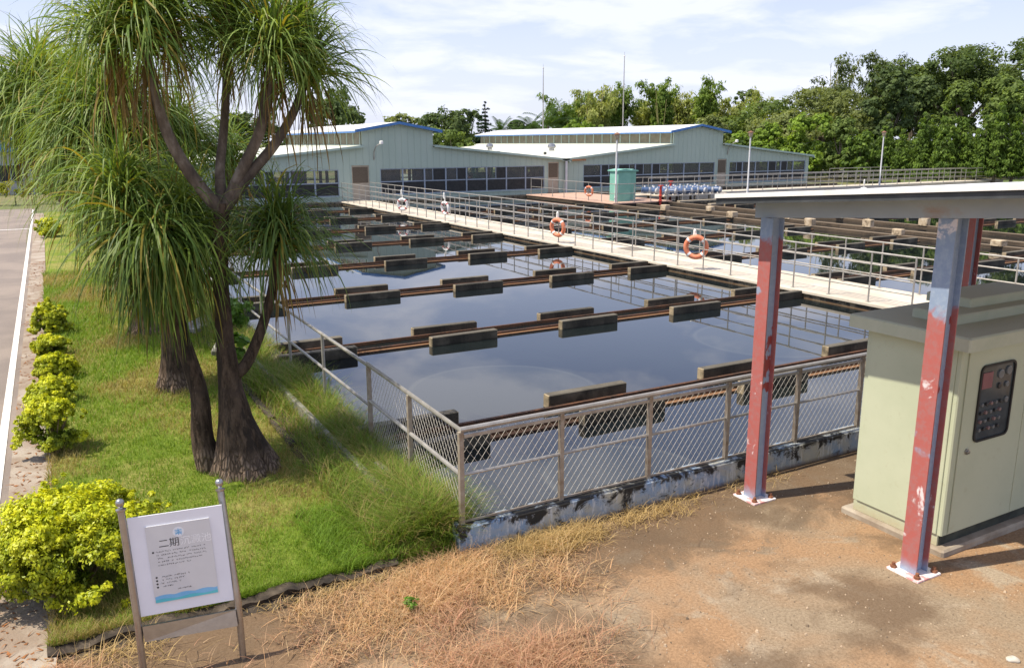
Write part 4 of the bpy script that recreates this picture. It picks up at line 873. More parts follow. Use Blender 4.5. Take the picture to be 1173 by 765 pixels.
def hd(px_, py_, Y, n, Lr, dead, w=.026): q = onY((px_, py_), Y); return (q[0], q[1], q[2], n, Lr, dead, w)
palm('ponytail palm with stubby ridged trunk on the lawn behind the leaning one', (1.50, 14.05), 1.0, [hd(135, 130, 13.6, 800, (.9, 1.8), 80), hd(205, 165, 14.2, 620, (.8, 1.5), 60), hd(100, 160, 14.0, 700, (.9, 1.7), 80), hd(110, 205, 14.0, 520, (.9, 1.8), 100), hd(215, 262, 13.6, 420, (.8, 1.5), 120), hd(165, 215, 13.7, 480, (.9, 1.7), 90), hd(190, 290, 13.9, 520, (.7, 1.4), 130), hd(150, 265, 14.2, 420, (.8, 1.5), 110), hd(262, 185, 14.4, 260, (.7, 1.3), 60)], 201)
palm('ponytail palm third along the lawn, its crown spreading over the road edge at left', (1.45, 18.6), 1.0, [hd(50, 118, 18.0, 900, (1.0, 2.1), 90, .032), hd(20, 140, 18.4, 700, (1.0, 1.9), 60, .032), hd(92, 120, 18.6, 700, (1.0, 2.0), 90, .032), hd(150, 200, 18.8, 560, (.9, 1.7), 120, .032)], 202)
palm('ponytail palm farthest along the lawn, half hidden behind the other crowns', (1.5, 24.5), 1.0, [hd(75, 140, 24.2, 420, (1.0, 2.2), 90, .036), hd(120, 165, 24.6, 420, (1.0, 2.0), 90, .036), hd(100, 195, 24.3, 320, (1.0, 1.8), 120, .036)], 203)

# ------------------------------------------------------------------ golden bushes, weeds, grass
M_BUSH = leaf_mat('bush_leaf', .30, .45, .3, (1.3, 1.2, .5))
M_TWIG = mat('twig', [(.12, .085, .05), (.2, .15, .09)], 8, .9)
def bush(label, c, rx, ry, h, n, leaf, seed, up=.5, nb=16):
    rg = np.random.default_rng(seed); x, y = c; t = thing('golden_bush', (x, y, .08), label, 'bush', 'golden bushes along the road edge'); bl = []
    for i in range(nb):
        a = rg.uniform(0, 6.28); q = np.sqrt(rg.uniform(0, .8)); bl.append((x+math.cos(a)*rx*q*.75, y+math.sin(a)*ry*q*.75, .08+h*(.30+.45*(1-q*q)*rg.uniform(.6, 1.1)), rx*.34, ry*.34, h*.26))
    for i in range(nb//2):
        a = rg.uniform(0, 6.28); q = rg.uniform(.35, .8); bl.append((x+math.cos(a)*rx*q, y+math.sin(a)*ry*q, .08+h*rg.uniform(.12, .3), rx*.3, ry*.3, h*.2))
    for i in range(nb):                                             # loose shoots that break the outline
        a = rg.uniform(0, 6.28); q = np.sqrt(rg.uniform(0, 1)); bl.append((x+math.cos(a)*rx*q*.95, y+math.sin(a)*ry*q*.95, .08+h*(.40+.52*(1-q*q*.8)*rg.uniform(.8, 1.12)), rx*.09, ry*.09, h*.14))
    V, C = clumps(rg, bl, 30*nb, .34, n, leaf, ((.32, .38, .012), (.64, .64, .02)), up=up, aspect=.5, radial=.7)
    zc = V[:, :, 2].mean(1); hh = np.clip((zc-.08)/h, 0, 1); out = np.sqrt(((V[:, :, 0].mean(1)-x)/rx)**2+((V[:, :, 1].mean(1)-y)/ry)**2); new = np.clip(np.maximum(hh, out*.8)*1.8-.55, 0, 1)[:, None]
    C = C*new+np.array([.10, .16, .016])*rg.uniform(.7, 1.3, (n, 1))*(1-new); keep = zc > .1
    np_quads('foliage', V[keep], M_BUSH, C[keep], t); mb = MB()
    for i in range(14):
        a = rg.uniform(0, 6.28); q = rg.uniform(.3, .8); mb.tube([(x+.05*math.cos(a), y+.05*math.sin(a), .06), (x+rx*q*.5*math.cos(a), y+ry*q*.5*math.sin(a), h*.45), (x+rx*q*math.cos(a), y+ry*q*math.sin(a), h*.75)], [.014, .009, .004], 5)
    mb.build('stems', M_TWIG, t); return t
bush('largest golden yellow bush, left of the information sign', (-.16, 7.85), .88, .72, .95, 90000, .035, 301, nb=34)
V_ = [(62, 505, 11.75, .50, .86, 'second largest golden bush, at the kerb behind the big one'), (62, 462, 14.1, .47, .50, 'low golden bush right behind the second largest one'), (64, 432, 15.7, .45, .50, 'loose yellow-green bush, middle of the kerbside row'), (60, 408, 17.4, .40, .50, 'small golden bush below the neat round one'), (59, 375, 19.5, .46, .78, 'neat round golden bush, upper end of the near row'), (52, 262, 41, .75, .9, 'distant golden bush where the road turns')]
for i, (px_, py_, Y, rr, h, lb) in enumerate(V_):
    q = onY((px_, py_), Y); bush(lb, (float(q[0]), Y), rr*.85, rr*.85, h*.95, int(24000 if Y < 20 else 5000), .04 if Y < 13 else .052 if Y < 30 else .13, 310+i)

M_GRASS = leaf_mat('grass_blade', .35, .55, .2, (1.2, 1.2, .5))
def blades(name, P, Ln, W, lean, rg, cols, seg=2, parent=None, flat=0.0):
    n = len(P); az = rg.uniform(0, 2*np.pi, n); ln = np.abs(rg.normal(0, lean, n))+flat; d = np.stack([np.cos(az)*np.sin(ln), np.sin(az)*np.sin(ln), np.cos(ln)], 1)
    sd = np.stack([-np.sin(az+rg.normal(size=n)*.8), np.cos(az), np.zeros(n)], 1)*W[:, None]/2; p0 = P; V = []; 
    hz = np.stack([np.cos(az), np.sin(az), np.zeros(n)], 1)
    for s_ in range(seg):
        f0, f1 = 1-s_/seg, 1-(s_+1)/seg; p1 = p0+d*(Ln/seg)[:, None]; V.append(np.stack([p0-sd*f0, p0+sd*f0, p1+sd*max(f1, .08), p1-sd*max(f1, .08)], 1)); p0 = p1; d = d+hz*.45+np.array([0, 0, -.30]); d /= np.linalg.norm(d, axis=1)[:, None]
    return np_quads(name, np.concatenate(V), M_GRASS, np.concatenate([cols]*seg), parent)
def fbm(x, y, sc, seed):
    rr = np.random.default_rng(seed); o = np.zeros_like(x)
    for k in range(4):
        for j in range(4):
            a = rr.uniform(0, 6.28); ph = rr.uniform(0, 6.28); f_ = sc*2**k; o += np.sin((x*np.cos(a)+y*np.sin(a))*f_+ph)/(2**k)
    return o/4
def lawn_cols(x, y, rg, n):
    f_ = fbm(x, y, 2.1, 5)*1.15+rg.normal(size=n)*.35; g = np.array([[.12, .21, .018], [.25, .36, .038]]); c_ = g[0]+(g[1]-g[0])*rg.uniform(0, 1, (n, 1)); dry = f_ > .15
    c_[dry] = np.array([.40, .32, .12])*rg.uniform(.6, 1.15, (dry.sum(), 1)); return c_
rg = np.random.default_rng(400)
n = 130000; y = 6.92+(rg.uniform(0, 1, n)**1.9)*22; x = rg.uniform(-.41, 3.1, n); dist = y/8
pp = np.stack([x, y, np.full(n, .085)], 1)
tag(blades('lawn_grass', pp, rg.uniform(.04, .135, n)*np.sqrt(dist), .0058*dist*rg.uniform(.7, 1.4, n), .55, rg, lawn_cols(x, y, rg, n)), 'short patchy green grass with straw patches on the lawn', 'grass', kind='stuff')
# tall bank between gutter and railing
n = 78000; y = 7.05+(rg.uniform(0, 1, n)**1.5)*16; x = np.clip(rg.normal(3.0, .2, n), 2.5, 3.42); x = np.where((y < 9.5) & (rg.uniform(0, 1, n) < .35), rg.uniform(2.35, 3.4, n), x)
cl = fbm(x, y, 2.2, 9); keep = (cl+rg.normal(size=n)*.4 > -.35) & ((x < 2.76) | (x > 2.93) | (rg.uniform(0, 1, n) < .25)); x, y, cl = x[keep], y[keep], cl[keep]; n = len(x)
c_ = np.array([.10, .18, .018])+(np.array([.25, .33, .05])-np.array([.10, .18, .018]))*rg.uniform(0, 1, (n, 1)); dr = rg.uniform(0, 1, n) < .24; c_[dr] = np.array([.38, .29, .12])*rg.uniform(.6, 1.2, (dr.sum(), 1))
tag(blades('bank_grass', np.stack([x, y, np.full(n, .06)], 1), rg.uniform(.18, .62, n)*(1+.35*cl), .009*rg.uniform(.7, 1.4, n)*np.sqrt(y/8), .38, rg, c_, 3), 'tall rank grass along the bank between gutter and pond railing', 'grass', kind='stuff')
n = 8000; y = rg.uniform(6.88, 8.3, n); x = rg.uniform(1.9, 3.3, n); keep = (x+y*.25) > 3.75; x, y = x[keep], y[keep]; n = len(x)
c_ = np.array([.12, .20, .02])*rg.uniform(.7, 1.9, (n, 1)); tag(blades('corner_grass', np.stack([x, y, np.full(n, .06)], 1), rg.uniform(.08, .28, n), .008*rg.uniform(.7, 1.4, n), .45, rg, c_, 3), 'deep green grass thickening towards the fence corner', 'grass', kind='stuff')
# dry straw on the yard below the kerb
def straw(name, label, cx_, cy_, sx_, sy_, n, L0, L1, cols, seed, ang=0.0):
    rg = np.random.default_rng(seed); a = rg.normal(size=n)*sx_; b_ = rg.normal(size=n)*sy_; x = cx_+a*math.cos(ang)-b_*math.sin(ang); y = cy_+a*math.sin(ang)+b_*math.cos(ang); tf = fbm(x, y, 3.0, seed+1)
    k = (tf*1.5+rg.normal(size=n)*.25 > .02) & (y < 6.80) & ((y < 6.66) | (x > 2.4) | (seed == 509)); x, y = x[k], y[k]; m = len(x); t_ = rg.uniform(0, 1, (m, 1)); c_ = np.array(cols[0])*(1-t_)+np.array(cols[1])*t_; c_ *= rg.uniform(.6, 1.2, (m, 1))
    return tag(blades(name, np.stack([x, y, rg.uniform(0, .05, m)], 1), rg.uniform(L0, L1, m), .0052*rg.uniform(.7, 1.5, m), .5, rg, c_, 3, flat=.55), label, 'dry grass', kind='stuff')
STR = ((.60, .34, .18), (.68, .51, .29)); STR2 = ((.50, .255, .165), (.62, .44, .27)); STR3 = ((.48, .34, .15), (.60, .44, .20))
straw('dry_grass', 'pale straw tufts lying in front of the painted pond wall', 3.9, 6.55, .6, .16, 5500, .08, .30, STR3, 501)
straw('dry_grass', 'orange dry grass mat below the fence corner', 2.9, 6.25, .55, .36, 10000, .10, .32, STR, 502)
straw('dry_grass', 'reddish dry grass sweeping to the bottom edge of the yard', 2.95, 5.35, .35, .50, 9000, .12, .38, STR2, 503, -.35)
straw('dry_grass', 'straw tuft beside the right post of the sign', 1.75, 6.35, .17, .25, 3000, .10, .30, STR, 504)
straw('dry_grass', 'low straw between the sign and the reddish grass', 1.9, 5.7, .5, .4, 4500, .08, .25, STR2, 505)
straw('dry_grass', 'reddish straw litter at the bottom left corner beside the kerb', -.42, 6.25, .30, .40, 9000, .08, .24, STR2, 506)
straw('dry_grass', 'thin straw litter scattered along the foot of the wall', 5.8, 6.6, .9, .12, 1800, .06, .2, STR3, 507)
straw('dry_grass', 'wispy dry stalks in the shade under the largest bush', .35, 6.9, .4, .25, 900, .2, .45, STR3, 508)
straw('dry_grass', 'brown straw matted over the earthen lip along the front of the lawn', 1.1, 6.74, .9, .05, 2600, .05, .18, STR3, 509)
# weeds and litter
def weed(label, c, h, n, seed, col=((.07, .15, .015), (.14, .26, .03)), leaf=.09):
    rg = np.random.default_rng(seed); x, y, z = c; t = thing('weed', c, label, 'weed', 'weeds by the gutter'); mb = MB(); bl = []
    for k in range(7):
        a = rg.uniform(0, 6.28); q = rg.uniform(.1, .35)*h; tp = (x+math.cos(a)*q, y+math.sin(a)*q, z+h*rg.uniform(.7, 1)); mb.tube([c, ((x+tp[0])/2, (y+tp[1])/2, z+h*.5), tp], [.008, .006, .003], 5); bl.append((*tp, h*.2, h*.2, h*.16)); bl.append(((x+tp[0])/2, (y+tp[1])/2, z+h*.5, h*.16, h*.16, h*.14))
    mb.build('stem', M_TWIG, t); V, C = clumps(rg, bl, 60, .6, n, leaf, col, aspect=.6); np_quads('foliage', V, M_BUSH, C, t)
weed('leafy green weed by the gutter right of the main palm trunk', (2.55, 14.6, .1), .62, 700, 601, leaf=.13); weed('leafy weed against the railing behind the low palm limb', (3.1, 17.0, .1), .75, 700, 602, leaf=.14); weed('small green seedling growing in the dry soil below the kerb', (2.35, 6.05, 0), .16, 160, 603, leaf=.035)
# gravel and dead leaves scattered over the yard, kerb strip and lawn
rg = np.random.default_rng(700); n = 2600; x = rg.uniform(1.5, 9.5, n); y = rg.uniform(2.6, 6.7, n); s = rg.uniform(.004, .010, n)*np.where(rg.uniform(0, 1, n) < .03, 2.0, 1); V = []; C = []
for i in range(n):
    a = rg.uniform(0, 6.28); ca, sa = math.cos(a)*s[i], math.sin(a)*s[i]; b4 = [np.array([x[i]+ca, y[i]+sa, .001]), np.array([x[i]-sa, y[i]+ca, .001]), np.array([x[i]-ca, y[i]-sa, .001]), np.array([x[i]+sa, y[i]-ca, .001])]; tp = [q*.55+np.array([x[i], y[i], .001])*.45+np.array([0, 0, s[i]*.9]) for q in b4]; cc = np.array([.30, .23, .16])*rg.uniform(.5, 1.7)
    for k in range(4): V.append([b4[k], b4[(k+1) % 4], tp[(k+1) % 4], tp[k]]); C.append(cc)
    V.append(tp); C.append(cc)
M_GRAV = leaf_mat('gravel', 0.0, .9, .2); tag(np_quads('gravel', np.array(V), M_GRAV, np.array(C)), 'scattered grit and pebbles on the bare yard', 'gravel', kind='stuff')
n = 700; x = rg.uniform(-.80, -.34, n); y = 6.5+rg.uniform(0, 1, n)**1.7*26; P_ = np.stack([x, y, np.full(n, .055)], 1)
tag(blades('leaf_litter', P_, rg.uniform(.03, .09, n)*np.sqrt(y/8), .022*np.sqrt(y/8)*rg.uniform(.6, 1.4, n), .3, rg, np.array([.34, .15, .06])*rg.uniform(.4, 1.4, (n, 1)), 2, flat=1.2), 'rust-brown fallen leaves along the kerb strip', 'leaf litter', kind='stuff')

# drainage gutter along the bank
M_GUT = mat('weathered_gutter', [(.08, .08, .065), (.22, .21, .185), (.35, .34, .305)], 5, .9, bump=.5, world=True, ramp=(.32, .66))
t = thing('drain_gutter', (2.86, 8.0, .05), 'long pale concrete gutter edge running back through the grass', 'gutter'); rg = random.Random(8); y = 8.05
mb = MB()
while y < 44:
    L_ = 1.2; mb.cbox(2.822+rg.uniform(-.004, .004), 2.892+rg.uniform(-.004, .004), y, y+L_-.012, .02, .30+rg.uniform(-.006, .006), .008); y += L_
tag(mb.build('outer_edge', M_GUT, t), kind=None)
mb = MB(); y = 9.2
while y < 44: mb.cbox(2.42+rg.uniform(-.03, .03), 2.50, y, y+1.15, .02, .15+rg.uniform(-.04, .02), .012); y += 1.2
mb.build('inner_edge', M_LIP, t); mb = MB(); mb.box(2.50, 2.815, 8.1, 44, .0, .125); mb.build('bed', mat('damp_soil', [(.03, .022, .015), (.10, .07, .045)], 5, 1, world=True), t)
def slab(label, p0, p1, wd_, th, z0, z1):
    mb = MB(); d = Vector((p1[0]-p0[0], p1[1]-p0[1], 0)); Ln = d.length; mb.cbox(-wd_/2, wd_/2, 0, Ln, -th, 0, .01); o = mb.build('broken_slab', M_GUT); o.location = (p0[0], p0[1], z0); o.rotation_euler = (math.atan2(z1-z0, Ln), 0, math.atan2(d.y, d.x)-math.pi/2); return tag(o, label, 'slab', 'broken pieces of gutter')
slab('broken end piece of the gutter edge tilting into the grass', (2.86, 8.03), (2.90, 7.55), .09, .18, .33, .20)
slab('curved-looking slab fragment lying in the grass near the fence corner', (3.02, 8.75), (3.10, 7.75), .08, .14, .36, .28)
slab('short slab fragment closest to the fence corner', (3.16, 8.05), (3.18, 7.45), .07, .12, .32, .25)
slab('pale broken slab leaning by the gutter behind the main palm', (2.45, 15.5), (2.8, 16.6), .35, .08, .28, .35)
slab('flat pale slab fallen across the gutter farther back', (2.2, 18.0), (2.9, 18.6), .5, .09, .24, .36)

# ------------------------------------------------------------------ shelter: steel columns, beams, sheet roof
def steel(name, top_blue, seed):
    b = NB(name); X_, Y_, Z_ = b.xyz(); q1 = b.noise(3.2, 5, .6, b.mapv((1, 1, .7), loc=(seed, 0, 0)), .6); q2 = b.noise(16, 5, .7); q3 = b.noise(1.6, 4, .5, b.mapv((1, 1, 1), loc=(0, seed, 2)))
    red = b.mix(b.ramp(q2, .4, .65), (.40, .11, .095), (.36, .145, .135)); blue = b.mix(b.ramp(q2, .4, .65), (.24, .31, .43), (.30, .37, .47))
    low = b.ramp(b.math('ADD', Z_, b.math('MULTIPLY', q1, .25)), .16, .30, 1, 0); up = b.ramp(b.math('ADD', Z_, b.math('MULTIPLY', q1, .55)), top_blue, top_blue+.10, 0, 1)
    c = b.mix(b.math('MAXIMUM', low, up), red, blue); c = b.mix(b.ramp(q3, .64, .67, 0, .9), c, blue)
    c = b.mix(b.ramp(b.math('ADD', q1, b.math('MULTIPLY', q2, .15)), .69, .75, 0, .9), c, (.72, .66, .66)); b.base(c); b.rough(.5); b.bump(q2, .12, .005); return b.m
def steel_web(name, seed):
    b = NB(name); X_, Y_, Z_ = b.xyz(); q1 = b.noise(2.6, 5, .6, b.mapv((1, 1, .5), loc=(seed, 4, 0)), .6); q2 = b.noise(18, 5, .7)
    c = b.mix(b.ramp(q2, .4, .65), (.28, .36, .49), (.33, .41, .53)); c = b.mix(b.ramp(q1, .585, .61), c, (.30, .055, .05)); c = b.mix(b.ramp(q1, .72, .74), c, (.6, .55, .55)); b.base(c); b.rough(.5); return b.m
M_BEAM = mat('beam_primer', [(.32, .37, .43), (.37, .42, .47), (.36, .21, .12)], 1.6, .55, stretch=(1, 1, 2), ramp=(.35, .80))
M_BOLT = mat('rusty_bolt', [(.16, .06, .03), (.28, .12, .06)], 20, .7); M_PLATE = mat('base_plate', [(.62, .30, .29), (.80, .76, .76)], 7, .6, ramp=(.42, .52))
def column(x, y, zt, label, mf, mw):
    t = thing('steel_column', (x, y, 0), label, 'column', 'H-section columns of the shelter'); w2, d2, tf = .085, .085, .012
    mb = MB(); z0 = .022
    for s_ in (-1, 1): mb.box(x+s_*d2-(tf if s_ > 0 else 0), x+s_*d2+(tf if s_ < 0 else 0), y-w2, y+w2, z0, zt)
    mb.build('flange', mf, t) if False else None
    for s_ in (-1, 1):
        f_ = MB(); f_.box(x+s_*d2-(tf if s_ > 0 else 0), x+s_*d2+(tf if s_ < 0 else 0), y-w2, y+w2, z0, zt); f_.build('flange', mf, t)
    f_ = MB(); f_.box(x-d2+tf, x+d2-tf, y-.03, y-.022, z0, zt); f_.build('web', mw, t)
    f_ = MB(); f_.cbox(x-.17, x+.17, y-.17, y+.17, 0.001, .02, .004); pl = f_.build('base_plate', M_PLATE, t)
    for sx_ in (-1, 1):
        for sy_ in (-1, 1):
            f_ = MB(); f_.lathe([(.03, .02), (.03, .045), (.017, .046), (.017, .075)], (x+sx_*.125, y+sy_*.125, 0), 6); f_.build('bolt', M_BOLT, pl)
    return t
def zb_(y): return 3.20+(6.39-y)*.074
column(6.72, 6.39, zb_(6.39), 'red and blue steel column standing against the painted pond wall', steel('flange_paint', 3.20, 0), steel_web('web_paint', 0))
column(6.80, 4.41, zb_(4.41), 'red and blue steel column in front of the cream cabinet', steel('flange_paint_near', 2.75, 5), steel_web('web_paint_near', 5))
column(10.25, 6.39, zb_(6.39), 'darker red column behind the cream cabinet', steel('flange_paint_rear', 3.6, 9), steel_web('web_paint_rear', 9))
for k, x in enumerate((6.76, 10.25)):
    t = thing('roof_beam', (x, 6.6, zb_(6.6)), 'grey-blue steel beam under the shelter roof, %s' % ('in front' if k == 0 else 'at the back'), 'beam', 'beams of the shelter')
    mb = MB(); ya, yb_ = 6.62, 1.2
    def lay(x0, x1, o0, o1): mb.add([(x0, ya, zb_(ya)+o0), (x1, ya, zb_(ya)+o0), (x1, yb_, zb_(yb_)+o0), (x0, yb_, zb_(yb_)+o0), (x0, ya, zb_(ya)+o1), (x1, ya, zb_(ya)+o1), (x1, yb_, zb_(yb_)+o1), (x0, yb_, zb_(yb_)+o1)], [(0, 1, 2, 3), (7, 6, 5, 4), (0, 4, 5, 1), (1, 5, 6, 2), (2, 6, 7, 3), (3, 7, 4, 0)])
    lay(x-.07, x-.058, .002, .172); mb.build('web', M_BEAM, t); mb = MB(); lay(x-.0579, x+.07, .002, .013); mb.build('lower_flange', M_BEAM, t); mb = MB(); lay(x-.0579, x+.07, .162, .172); mb.build('upper_flange', M_BEAM, t)
t = thing('shelter_roof', (6.3, 6.7, 3.4), 'white corrugated sheet roof sloping over the cream cabinet', 'roof'); mb = MB(); vs = []; fs = []
ys = np.arange(6.78, 1.0, -.045); zz = lambda y, o: zb_(y)+.235+o
for x in (6.28, 11.0):
    for i, y in enumerate(ys): vs.append((x, y, zz(y, (.0, .012, .022, .012)[i % 4])))
n = len(ys)
for i in range(n-1): fs.append((i, i+1, n+i+1, n+i))
mb.add(vs, fs); sh = mb.build('sheet', mat('white_sheet', [(.66, .67, .67), (.74, .74, .74)], 2, .4), t)
md = sh.modifiers.new('thick', 'SOLIDIFY'); md.thickness = .006; md.offset = 1
mb = MB(); 
def lay2(x0, x1, o0, o1, ya=6.80, yb_=1.0): mb.add([(x0, ya, zz(ya, o0)), (x1, ya, zz(ya, o0)), (x1, yb_, zz(yb_, o0)), (x0, yb_, zz(yb_, o0)), (x0, ya, zz(ya, o1)), (x1, ya, zz(ya, o1)), (x1, yb_, zz(yb_, o1)), (x0, yb_, zz(yb_, o1))], [(0, 1, 2, 3), (7, 6, 5, 4), (0, 4, 5, 1), (1, 5, 6, 2), (2, 6, 7, 3), (3, 7, 4, 0)])
lay2(6.262, 6.279, -.004, .040); lay2(6.279, 6.36, .036, .041); mb.build('edge_flashing', M_WHITE, t); mb = MB(); lay2(6.285, 6.34, -.066, -.006); mb.build('shade_strip', mat('dark_shade_strip', [(.035, .04, .045), (.07, .075, .08)], 3, .6), t)  # dark strip added to stand for the shaded gap below the roof edge
for y in (6.5, 5.4, 4.3, 3.2, 2.1):
    mb = MB(); mb.box(6.3, 10.95, y-.03, y+.03, zz(y, -.042), zz(y, -.004)); mb.build('purlin', mat('purlin_paint', [(.05, .06, .07), (.09, .10, .11)], 3, .6), t)

# ------------------------------------------------------------------ cream control cabinet
b = NB('cabinet_paint'); q = b.noise(1.2, 5); q2 = b.noise(14, 4); X_, Y_, Z_ = b.xyz(); c = b.mix(b.ramp(q, .35, .65), (.455, .495, .35), (.50, .535, .385)); c = b.mix(b.ramp(q2, .58, .75, 0, .25), c, (.36, .34, .20)); c = b.mix(b.ramp(b.math('ADD', Z_, b.math('MULTIPLY', q2, .12)), .12, .28, .5, 0), c, (.40, .31, .17)); b.base(c); b.rough(.5); M_CAB = b.m
b = NB('cabinet_top_paint'); q = b.noise(3, 6, .7); n_ = b.n.new('ShaderNodeNewGeometry'); sp = b.n.new('ShaderNodeSeparateXYZ'); b.l.new(n_.outputs['Normal'], sp.inputs[0]); c = b.mix(b.ramp(q, .35, .65), (.43, .46, .34), (.48, .50, .38)); c = b.mix(b.ramp(sp.outputs[2], .6, .9, 0, .9), c, (.35, .35, .265)); b.base(c); b.rough(.7); M_CTOP = b.m
xa, xb, ya, yb2 = 7.32, 9.55, 4.50, 5.55
t = thing('control_cabinet', (7.32, 4.5, .07), 'cream-green electrical cabinet with stepped lid and dark meter window under the shelter', 'cabinet')
mb = MB(); mb.cbox(xa, xb, ya, yb2, .19, 2.10, .012); mb.build('body', M_CAB, t)
mb = MB(); mb.box(xa+.03, xb-.03, ya+.03, yb2-.03, .075, .19); mb.build('base_frame', mat('dark_base', [(.025, .03, .025), (.06, .07, .055)], 6, .7), t)
mb = MB(); mb.box(xa+.004, xa+.0295, ya+.04, yb2-.02, .075, .19); mb.build('plinth_panel', M_CAB, t)
def lid(nm, e, z0, z1, skirt):
    mb = MB(); mb.cbox(xa-e, xb+e, ya-e, yb2+e, z0, z1, .015); mb.build(nm, M_CTOP, t)
lid('lid', .14, 2.105, 2.24, 0); lid('lid_step', -.28, 2.2405, 2.335, 0); 
mb = MB(); mb.cbox(xa+.75, xb-.2, ya+.45, yb2-.1, 2.3355, 2.43, .012); mb.build('lid_step', M_CTOP, t)
mb = MB(); mb.cbox(xa-.014, xa-.0005, ya+.05, yb2-.06, .20, 2.09, .004); mb.build('side_panel', M_CAB, t)
for (x0, x1) in ((xa+.09, xa+1.10), (xa+1.112, xb-.05)):
    mb = MB(); mb.cbox(x0, x1, ya-.016, ya-.0005, .21, 2.085, .004); dr = mb.build('door', M_CAB, t)
    if x0 < 8:
        mb = MB(); mb.lathe([(.03, 0), (.03, .012), (.018, .014), (.018, .03), (.004, .034)], (0, 0, 0), 14); o = mb.build('lock', M_STAIN, None, True)
        o.parent = dr; q = onY((1107, 517), ya-.018); o.location = (q[0]-7.32, ya-.0165-4.5, q[2]-.07); o.rotation_euler = (R_(90), 0, 0)
        # meter window: rubber gasket, recessed board, meters, lamps and switches
        wx0, wx1, wz0, wz1 = 7.60, 8.17, 1.12, 1.90
        def rr(x0, x1, z0, z1, r_, k=6):
            pts = []
            for (cx_, cz_, a0) in ((x1-r_, z1-r_, 0), (x0+r_, z1-r_, 90), (x0+r_, z0+r_, 180), (x1-r_, z0+r_, 270)):
                for i in range(k+1): a = R_(a0+90*i/k); pts.append((cx_+r_*math.cos(a), cz_+r_*math.sin(a)))
            return pts
        mb = MB(); o_ = rr(wx0, wx1, wz0, wz1, .07); i_ = rr(wx0+.022, wx1-.022, wz0+.022, wz1-.022, .052); m_ = len(o_); y0 = ya-.017; y1 = ya-.032
        vs = [(x, y0, z) for x, z in o_]+[(x, y1, z) for x, z in o_]+[(x, y1, z) for x, z in i_]+[(x, y0, z) for x, z in i_]; fs = []
        for k_ in range(3):
            for i in range(m_): fs.append((k_*m_+i, k_*m_+(i+1) % m_, (k_+1)*m_+(i+1) % m_, (k_+1)*m_+i))
        mb.add(vs, fs); mb.build('window_gasket', mat('rubber', [(.012, .012, .012), (.02, .02, .02)], 5, .5), dr)
        mb = MB(); mb.add([(x, ya-.019, z) for x, z in i_], [tuple(range(m_))]); mb.build('window_pane', mat('smoked_window', [(.035, .045, .05), (.075, .09, .095)], 4, .12), dr)
        M_MET = mat('meter_face', [(.12, .13, .13), (.19, .20, .20)], 5, .4); M_KNOB = mat('black_knob', [(.03, .03, .03), (.05, .05, .05)], 5, .4)
        def disc(x, z, r_, m, nm, h=.012):
            mb = MB(); mb.lathe([(r_, 0), (r_, h), (r_*.75, h+.003)], (0, 0, 0), 16); o = mb.build(nm, m, None); o.parent = dr; o.location = (x-7.32, ya-.0195-4.5, z-.07); o.rotation_euler = (R_(90), 0, 0)
        for (x, z) in ((7.93, 1.78), (8.06, 1.80)): disc(x, z, .045, M_MET, 'meter')
        disc(7.93, 1.66, .03, M_KNOB, 'selector_switch'); disc(8.05, 1.66, .03, M_MET, 'selector_switch'); disc(8.07, 1.50, .03, M_MET, 'meter')
        mb = MB(); mb.box(7.64, 7.80, ya-.027, ya-.0195, 1.66, 1.82); mb.build('warning_plate', mat('faded_red_plate', [(.20, .075, .08), (.26, .11, .11)], 5, .5), dr)
        M_RL = mat('switch_red', [(.20, .13, .12), (.26, .18, .17)], 5, .4)
        for j in range(4):
            for i in range(5): disc(7.67+.075*i, 1.50-.085*j, .018, (M_MET, M_KNOB, M_RL)[(i+j) % 3], 'switch', .02)
mb = MB(); mb.cbox(xa-.05, xb+.2, ya-.07, yb2+.10, -.02, .072, .02); tag(mb.build('concrete_pad', mat('pad_concrete', [(.22, .17, .12), (.38, .33, .26)], 3, .95, bump=.4)), 'low concrete pad under the cream-green cabinet', 'pad')
# stones at the bottom right, dropped chips in the yard
def stone(p, r_, label, m, seed):
    rg = np.random.default_rng(seed); mb = MB(); pr = [(r_*math.cos(a)*1.0, r_*.55*math.sin(a)) for a in np.linspace(-.5, 1.5, 7)]; ph = rg.uniform(0, 6, 3)
    mb.lathe([(max(q, .002), z+r_*.2) for q, z in pr], (float(p[0]), float(p[1]), 0), 14, wob=lambda a, z: 1+.16*math.sin(2*a+ph[0])+.10*math.sin(3*a+ph[1]+z*20)); return tag(mb.build('stone', m, None, True), label, 'stone')
M_ST = mat('pale_stone', [(.42, .38, .31), (.58, .54, .47)], 12, .9, bump=.4, world=True)
stone(gnd((1160, 756)), .045, 'pale cream stone at the bottom right corner', M_ST, 1); stone(gnd((310, 609))+np.array([0, 0, .1]), .05, 'small pale stone lying on the lawn right of the sign', M_ST, 4)

